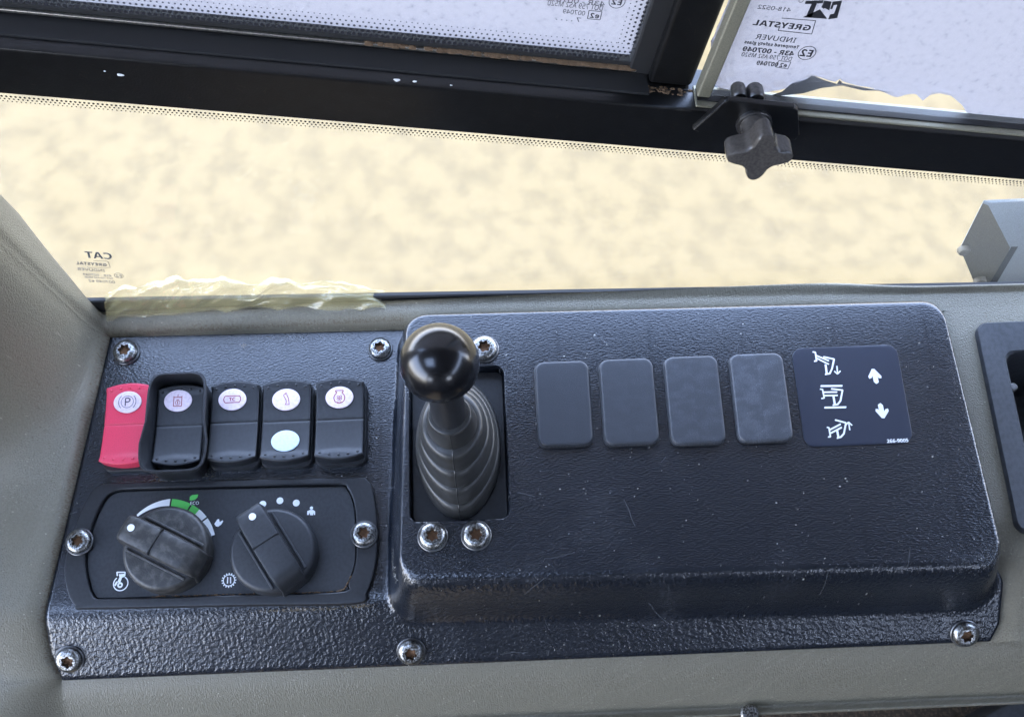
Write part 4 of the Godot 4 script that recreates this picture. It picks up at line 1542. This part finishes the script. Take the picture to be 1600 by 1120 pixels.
# lettering on a pane, mirrored because it is read from outside; box = left, top, right, bottom in zoom pixels
func glass_text(t: Node3D, s: String, P: Callable, bx: Array, c: float, weight: int, _deg := 0.0):
	var l: Vector2 = P.call(bx[0], (bx[1] + bx[3]) * 0.5)
	var r: Vector2 = P.call(bx[2], (bx[1] + bx[3]) * 0.5)
	var m: Vector2 = P.call((bx[0] + bx[2]) * 0.5, (bx[1] + bx[3]) * 0.5)
	var up: Vector2 = P.call((bx[0] + bx[2]) * 0.5, bx[1])
	var dn: Vector2 = P.call((bx[0] + bx[2]) * 0.5, bx[3])
	lettering("lettering", s, absf(r.x - l.x), absf(up.y - dn.y) * (0.62 if _deg > 0.0 else 0.9), M.ink_black, t, Vector3(m.x, m.y, c), 1, weight)

func logo(t: Node3D, P: Callable):
	# block letters with a triangle across the middle one; traced as polygons, seen mirrored
	var b := MB.new()
	for poly in [
		[645, 8, 693, 2, 668, 90, 622, 97, 632, 72, 652, 68, 668, 24, 650, 26, 644, 44, 632, 46],
		[510, 4, 600, 0, 595, 16, 566, 18, 538, 88, 512, 80, 540, 20, 506, 20],
		[603, 2, 640, 8, 628, 52, 606, 40, 600, 44, 588, 36, 596, 20],
		[495, 86, 582, 46, 618, 94]]:
		var pg := PackedVector2Array()
		for k in range(0, poly.size(), 2):
			pg.append(P.call(poly[k], poly[k + 1]))
		var ix := Geometry2D.triangulate_polygon(pg)
		for j in range(0, ix.size(), 3):
			b.tri(Vector3(pg[ix[j]].x, pg[ix[j]].y, 0), Vector3(pg[ix[j + 1]].x, pg[ix[j + 1]].y, 0), Vector3(pg[ix[j + 2]].x, pg[ix[j + 2]].y, 0))
	em_ring(b, P.call(487, 3), 0.9, 0.25)
	part("logo", b.mesh(false), M.ink_black, t, Vector3(0, 0, 7.2))

func film_left(a1: float, b0: float, b1: float) -> ArrayMesh:
	var nu := 70
	var nv := 40
	var p := PackedVector3Array()
	var n := FastNoiseLite.new()
	n.seed = 4; n.frequency = 0.02
	for j in nv:
		for i in nu:
			var a := lerpf(-330.0, a1, i / float(nu - 1))
			var b := lerpf(b0, b1, pow(j / float(nv - 1), 1.6))
			p.append(Vector3(a, b, -6.6 - 0.25 * absf(n.get_noise_2d(a, b))))
	return grid_mesh(nu, nv, p, PackedVector2Array(), PackedVector2Array(), Vector3(0, 0, 1))

func film_right(a0: float, a1: float, top: float) -> ArrayMesh:
	# lower edge of the film, torn; traced on the pane's plane
	var e := PackedVector2Array()
	for q in [[1112, 70], [1111, 100], [1113, 122], [1119, 138], [1130, 147], [1150, 151], [1178, 152], [1205, 147], [1232, 141], [1252, 131], [1270, 121], [1290, 126], [1308, 131], [1312, 124], [1317, 130], [1340, 136], [1364, 140], [1385, 148], [1402, 155], [1420, 150], [1432, 149], [1444, 160], [1455, 150], [1470, 148], [1488, 152], [1504, 165], [1512, 178], [1530, 186], [1600, 196], [1700, 206]]:
		e.append(win(q[0], q[1], 3.4))
	var nu := 220
	var nv := 70
	var p := PackedVector3Array()
	var n := FastNoiseLite.new()
	n.seed = 14; n.frequency = 0.055; n.fractal_type = FastNoiseLite.FRACTAL_RIDGED; n.fractal_octaves = 3
	var lo := e[0].x
	for j in nv:
		for i in nu:
			var s := float(i) / (nu - 1)
			var a := lerpf(lo, a1, pow(s, 1.35))
			var b := e[e.size() - 1].y
			for k in e.size() - 1:
				if a >= minf(e[k].x, e[k + 1].x) and a <= maxf(e[k].x, e[k + 1].x) + 0.001:
					b = lerpf(e[k].y, e[k + 1].y, clampf((a - e[k].x) / (e[k + 1].x - e[k].x + 1e-4), 0, 1))
					break
			var y := lerpf(b, top, pow(j / float(nv - 1), 2.4))
			var dx := (a - lo) / 34.0
			var dy := (y - b) / 20.0
			var amp := exp(-dx * dx - dy * dy) * 1.6 + exp(-dy * dy * 12.0) * 0.9
			# the loose edge curls towards the cab, in front of the pane's lower edge
			var c := 3.3 - (n.get_noise_2d(a * 1.0, y * 2.0) * 0.5 + 0.5) * amp - 0.15
			p.append(Vector3(a, y, c))
	return grid_mesh(nu, nv, p, PackedVector2Array(), PackedVector2Array(), Vector3(0, 0, 1))

func build_latch(rt: float, cf: float):
	var c := cf + 7.0
	var base := win(1178, 190, c)
	var t := win_thing("sash_lock", "black bracket with a four lobed star knob clamped on the window rail", "latch", base.x, base.y, cf)
	# bracket plate, outline from the picture
	var pl := PackedVector2Array()
	for q in [[1083, 203], [1132, 159], [1138, 157], [1242, 168], [1248, 173], [1250, 212], [1244, 219], [1240, 220], [1090, 206]]:
		pl.append(win(q[0], q[1], c) - base)
	var b := MB.new()
	var rings := []
	for q in [[0.5, 4.2], [0.0, 4.7], [0.0, 6.3], [0.25, 6.8], [0.6, 7.0]]:
		var r := PackedVector3Array()
		for k in pl.size():
			var d: Vector2 = pl[k].normalized() * q[0]
			r.append(Vector3(pl[k].x - d.x, pl[k].y - d.y, q[1]))
		rings.append(r)
	b.loft(rings, true, true)
	part("bracket", b.mesh(true, 30.0), M.paint, t)
	b = MB.new()
	wbox(b, -8, 8, -8, 4, 0.0, 4.4, 0.6)
	part("spacer", b.mesh(), M.paint, t)
	# small clip behind the bracket
	b = MB.new()
	var cp := win(1172, 152, c - 4.0) - base
	for e in [[-3.6, 2.9, 6], [3.0, 3.4, 7]]:
		b.loft([zring(cp.x + e[0], cp.y - 1.0, e[1] * 0.85, e[2] * 2, -3.6), zring(cp.x + e[0], cp.y - 1.0, e[1], e[2] * 2, -2.8), zring(cp.x + e[0], cp.y - 1.0, e[1], e[2] * 2, 1.8), zring(cp.x + e[0], cp.y - 1.0, e[1] * 0.8, e[2] * 2, 2.8)], true, true)
	part("clip", b.mesh(), M.steel_dark, t)
	# stem along the axis into the cab
	var n := 32
	b = MB.new()
	var rs := []
	for q in [[6.9, 7.0], [6.9, 8.4], [6.2, 8.8]]:
		rs.append(zring(0.2, -0.5, q[0], n, q[1]))
	b.loft(rs, true, true)
	part("collar", b.mesh(), M.steel_dark, t)
	b = MB.new()
	rs = []
	for q in [[5.9, 7.5], [5.9, 14.0], [6.6, 17.0]]:
		rs.append(zring(0.2, -0.5, q[0], n, q[1]))
	b.loft(rs, true, true)
	part("stem", b.mesh(), M.knob, t)
	b = MB.new()
	rs = []
	var lean := 0.10
	for q in [[0.80, 15.5], [0.97, 16.2], [1.0, 17.2], [1.0, 23.4], [0.97, 24.6], [0.86, 25.2], [0.3, 24.7]]:
		var r := PackedVector3Array()
		for k in 96:
			var a := TAU * k / 96.0
			var cc := cos(4.0 * (a - 0.12))
			var rad := 7.6 + 5.3 * pow(0.5 + 0.5 * cc, 1.4)
			r.append(Vector3(0.2 + cos(a) * rad * q[0], -0.9 + sin(a) * rad * q[0], q[1]))
		rs.append(r)
	b.loft(rs, true, true)
	part("star_knob", b.mesh(true, 45.0), M.knob, t)

func zring(x: float, y: float, r: float, n: int, z: float) -> PackedVector3Array:
	var o := PackedVector3Array()
	for k in n:
		o.append(Vector3(x + r * cos(TAU * k / n), y + r * sin(TAU * k / n), z))
	return o

# ---------------------------------------------------------------- loose and outside things
func build_wrap():
	# crumpled clear plastic sheet lying on the ledge against the pane
	var l := pc(168, 474, 9.0)
	var r := pc(602, 468, 9.0)
	var t := thing("plastic_sheet", "crumpled clear plastic sheet lying on the ledge against the lower pane", "plastic sheet", (l.x + r.x) * 0.5, l.y - 3.0, 8.6)
	var L := r.x - l.x
	var nu := 190
	var nv := 34
	var p := PackedVector3Array()
	var n := FastNoiseLite.new()
	n.seed = 33; n.frequency = 0.04; n.fractal_type = FastNoiseLite.FRACTAL_RIDGED; n.fractal_octaves = 2
	var n2 := FastNoiseLite.new()
	n2.seed = 35; n2.frequency = 0.02
	for j in nv:
		for i in nu:
			var s := float(i) / (nu - 1)
			var q := float(j) / (nv - 1)
			var x := (s - 0.5) * L
			var h := 26.0 * pow(sin(PI * pow(s, 0.6)), 0.6) * (0.85 + 0.35 * n2.get_noise_1d(x * 2.0))
			# an arch from the ledge up to the pane and back down
			var y := h * sin(PI * (0.04 + 0.56 * q))
			var z := lerpf(5.0, -4.0, q)
			var k := n.get_noise_2d(x * 0.5 - q * 30.0, q * 26.0 + x * 0.22)
			y += k * 2.6 * minf(1.0, h / 8.0)
			z += n.get_noise_2d(x * 0.6 + 90.0 - q * 20.0, q * 20.0 - x * 0.2) * 2.4
			p.append(Vector3(x, maxf(y, 0.15 + 0.1 * q), z))
	part("sheet", grid_mesh(nu, nv, p, PackedVector2Array(), PackedVector2Array(), Vector3(0, 0.7, 0.7)), M.wrap, t)

func build_outside_lamp():
	# grey bolted housing outside the lower pane
	var c := -45.0
	var o := win(1545, 385, c)
	var t := win_thing("outside_housing", "grey bolted metal housing mounted outside the lower pane", "housing", o.x, o.y, c)
	var face := []
	for q in [[1536, 314], [1499, 388], [1526, 452], [1548, 470], [1580, 386], [1545, 318]]:
		face.append(win(q[0], q[1], c) - o)
	var b := MB.new()
	var ext := Vector3(150, -22, -40)
	var rings := []
	for s in [[0.96, Vector3(0, 0, 0)], [1.0, Vector3(0.8, 0, -0.6)], [1.0, ext]]:
		var r := PackedVector3Array()
		for f in face:
			r.append(Vector3(f.x * s[0], f.y * s[0], 0) + s[1])
		rings.append(r)
	b.loft(rings, false, true)
	part("body", b.mesh(true, 20.0), M.lamp_blue, t)
	b = MB.new()
	var r := PackedVector3Array()
	for f in face:
		r.append(Vector3(f.x * 0.965, f.y * 0.965, 0.3))
	b.cap(r, false)
	part("end_plate", b.mesh(false), M.lamp_grey, t)
	b = MB.new()
	var e0 := win(1586, 384, c) - o
	var e1 := win(1545, 452, c) - o
	b.quad(Vector3(e0.x - 2, e0.y, 0.8), Vector3(e1.x - 2, e1.y, 0.8), Vector3(e1.x + 2.5, e1.y, 0.4), Vector3(e0.x + 2.0, e0.y, 0.4))
	part("seam", b.mesh(false), M.seal, t)
	for q in [[1506, 388], [1531, 436]]:
		var m := win(q[0], q[1], c) - o
		b = MB.new()
		var rs := []
		for k in [[3.6, 0.2], [3.6, 1.6], [2.9, 3.0], [1.6, 3.6]]:
			rs.append(zring(m.x, m.y, k[0], 18, k[1]))
		b.loft(rs, false, true)
		part("bolt", b.mesh(), M.lamp_grey, t)

func build_floor_things():
	# bolt stub at the lower edge of the housing
	var q := pc(1171, 1116, -45.0)
	var t := thing("stub_bolt", "pale capped bolt at the lower edge of the housing apron", "bolt", q.x, q.y, -45.0)
	var b := MB.new()
	b.loft([MB.circle(0, 0, 4.4, 4.4, 20, -6), MB.circle(0, 0, 4.4, 4.4, 20, 2.2), MB.circle(0, 0, 3.6, 3.6, 20, 3.2), MB.circle(0, 0, 1.8, 1.8, 20, 3.5)], false, true)
	part("cap", b.mesh(), M.steel, t)

func build_tread():
	# brown dimpled plate under the housing's front edge
	var t := thing("tread_plate", "dirty brown dimpled plate below the front edge of the housing", "plate", 170, 30, -120)
	var b := MB.new()
	b.box(Vector3(-150, -3, -40), Vector3(150, 0, 60), 0.6)
	part("plate", b.mesh(), M.tread, t)
	b = MB.new()
	for j in 12:
		for i in 36:
			var x := -144.0 + 8.0 * i + 4.0 * (j % 2)
			var z := -36.0 + 8.0 * j
			b.loft([MB.circle(x, z, 2.2, 2.2, 10, -0.2), MB.circle(x, z, 1.7, 1.7, 10, 1.1), MB.circle(x, z, 0.8, 0.8, 10, 1.5)], false, true)
	var d := part("dimples", b.mesh(), M.tread, t)
	d.set_meta("kind", "stuff")

func build_seat():
	var q := pc(1536, 1120, -70.0)
	var t := thing("seat_base", "dark grey edge of the seat base below the housing corner", "seat", q.x, q.y, -70.0)
	var b := MB.new()
	var e := pc(1610, 1080, -70.0) - q
	var d := e.normalized()
	var n := Vector2(d.y, -d.x)
	var rings := []
	for k in [[0.0, -70.0], [0.0, -3.0], [0.9, -0.9], [3.0, 0.0]]:
		var r := PackedVector3Array()
		for c in [d * (-60.0 + k[0]) + n * k[0], d * (200.0 - k[0]) + n * k[0], d * (200.0 - k[0]) + n * (150.0 - k[0]), d * (-60.0 + k[0]) + n * (150.0 - k[0])]:
			r.append(Vector3(c.x, k[1], -c.y))
		rings.append(r)
	b.loft(rings, true, true)
	part("cushion_edge", b.mesh(true, 60.0), M.tray, t)

func struct(called: String, mesh: Mesh, m: Material, at: Vector3) -> MeshInstance3D:
	var o := part(called, mesh, m, self, at)
	o.name = called
	o.set_meta("kind", "structure")
	return o

func sbox(lo: Vector3, hi: Vector3) -> ArrayMesh:
	var b := MB.new()
	b.box(lo, hi, 4.0)
	return b.mesh()

func build_setting():
	var pm := PlaneMesh.new()
	pm.size = Vector2(60, 60)
	struct("ground", pm, M.sand, Vector3.ZERO)
	# the cab round the console: floor, side below the window, roof and the wall behind the operator
	struct("cab_floor", sbox(Vector3(-900, Y0 - 760, -230), Vector3(1000, Y0 - 700, 1250)), M.mat_brown, Vector3.ZERO)
	# roof with an unseen hatch, added and sized for highlights on the panel's bend
	var rf := MB.new()
	for q in [[-1150, -640, -330, 1400], [-200, 1250, -330, 1400], [-640, -200, -330, 90], [-640, -200, 480, 1400]]:
		rf.box(Vector3(q[0], Y0 + 850, q[2]), Vector3(q[1], Y0 + 910, q[3]), 3.0)
	struct("cab_roof", rf.mesh(), M.headliner, Vector3.ZERO)
	struct("added_roof_hatch_glass", sbox(Vector3(-650, Y0 + 912, 80), Vector3(-190, Y0 + 918, 490)), M.glass, Vector3.ZERO)
	struct("cab_side_wall", sbox(Vector3(-900, Y0 - 700, -252), Vector3(1000, Y0 - 20, -243)), M.cab_dark, Vector3.ZERO)
	# wall behind the operator with two windows
	var dw := MB.new()
	for q in [[-900, 1000, -700, 280], [-900, 1000, 520, 850], [-900, -820, 280, 520], [-500, 480, 280, 520], [820, 1000, 280, 520]]:
		dw.box(Vector3(q[0], Y0 + q[2], 1200), Vector3(q[1], Y0 + q[3], 1250), 3.0)
	struct("cab_door_wall", dw.mesh(), M.cab_dark, Vector3.ZERO)
	# front end of the cab: solid to above the console, open windscreen over it
	struct("cab_front_wall", sbox(Vector3(960, Y0 - 700, -240), Vector3(1000, Y0 + 560, 1200)), M.cab_dark, Vector3.ZERO)
	struct("cab_rear_wall", sbox(Vector3(-900, Y0 - 700, -240), Vector3(-860, Y0 - 60, 1200)), M.cab_dark, Vector3.ZERO)

# ---------------------------------------------------------------- scene
func _ready():
	cam_pos = con(0, 0, CAM_H)
	win_basis = Basis(Vector3(0, 0, 1), deg_to_rad(ROLL))
	win_origin = Vector3(0, Y0 + 160.0, ZW)
	var cam := Camera3D.new()
	cam.name = "camera"
	add_child(cam)
	var ux := Vector3(1, 0, 0)
	var vx := Vector3(0, st_, -ct_)
	var wx := Vector3(0, ct_, st_)
	var right := ux * cu.x + vx * cv.x + wx * cw.x
	var down := ux * cu.y + vx * cv.y + wx * cw.y
	var fwd := ux * cu.z + vx * cv.z + wx * cw.z
	cam.transform = Transform3D(Basis(right, -down, -fwd).orthonormalized(), cam_pos * 0.001)
	cam.fov = rad_to_deg(2.0 * atan(560.0 / F))
	cam.near = 0.02
	cam.far = 200.0
	cam.current = true
	var env := Environment.new()
	env.tonemap_mode = Environment.TONE_MAPPER_LINEAR
	env.tonemap_exposure = 10.0
	env.background_mode = Environment.BG_SKY
	var sky := Sky.new()
	var sm := ProceduralSkyMaterial.new()
	sm.sky_top_color = Color(0.56, 0.64, 0.79)
	sm.sky_horizon_color = Color(0.94, 0.95, 0.97)
	sm.sky_curve = 0.12
	sm.ground_horizon_color = Color(0.70, 0.66, 0.56)
	sm.ground_bottom_color = Color(0.6, 0.55, 0.42)
	sm.sun_angle_max = 0.0
	sm.sky_energy_multiplier = 1.25
	sky.sky_material = sm
	env.sky = sky
	env.sdfgi_enabled = true
	env.ssao_enabled = true
	env.ssil_enabled = true
	var we := WorldEnvironment.new()
	we.name = "environment"
	we.environment = env
	add_child(we)
	var sun := DirectionalLight3D.new()
	sun.name = "sun"
	sun.light_energy = 0.75
	sun.light_angular_distance = 0.5
	sun.light_color = Color(1.0, 0.95, 0.86)
	sun.shadow_enabled = true
	add_child(sun)
	sun.look_at_from_position(Vector3.ZERO, Vector3(0.57, -0.82, 0.04), Vector3.UP)

	make_materials()
	build_setting()
	build_panel()
	build_housing()
	build_window()
	build_outside_lamp()
	build_tray()
	build_screws()
	build_rockers()
	build_dials()
	build_lever()
	build_blanks()
	build_decal()
	build_wrap()
	build_floor_things()
	build_seat()
	build_tread()
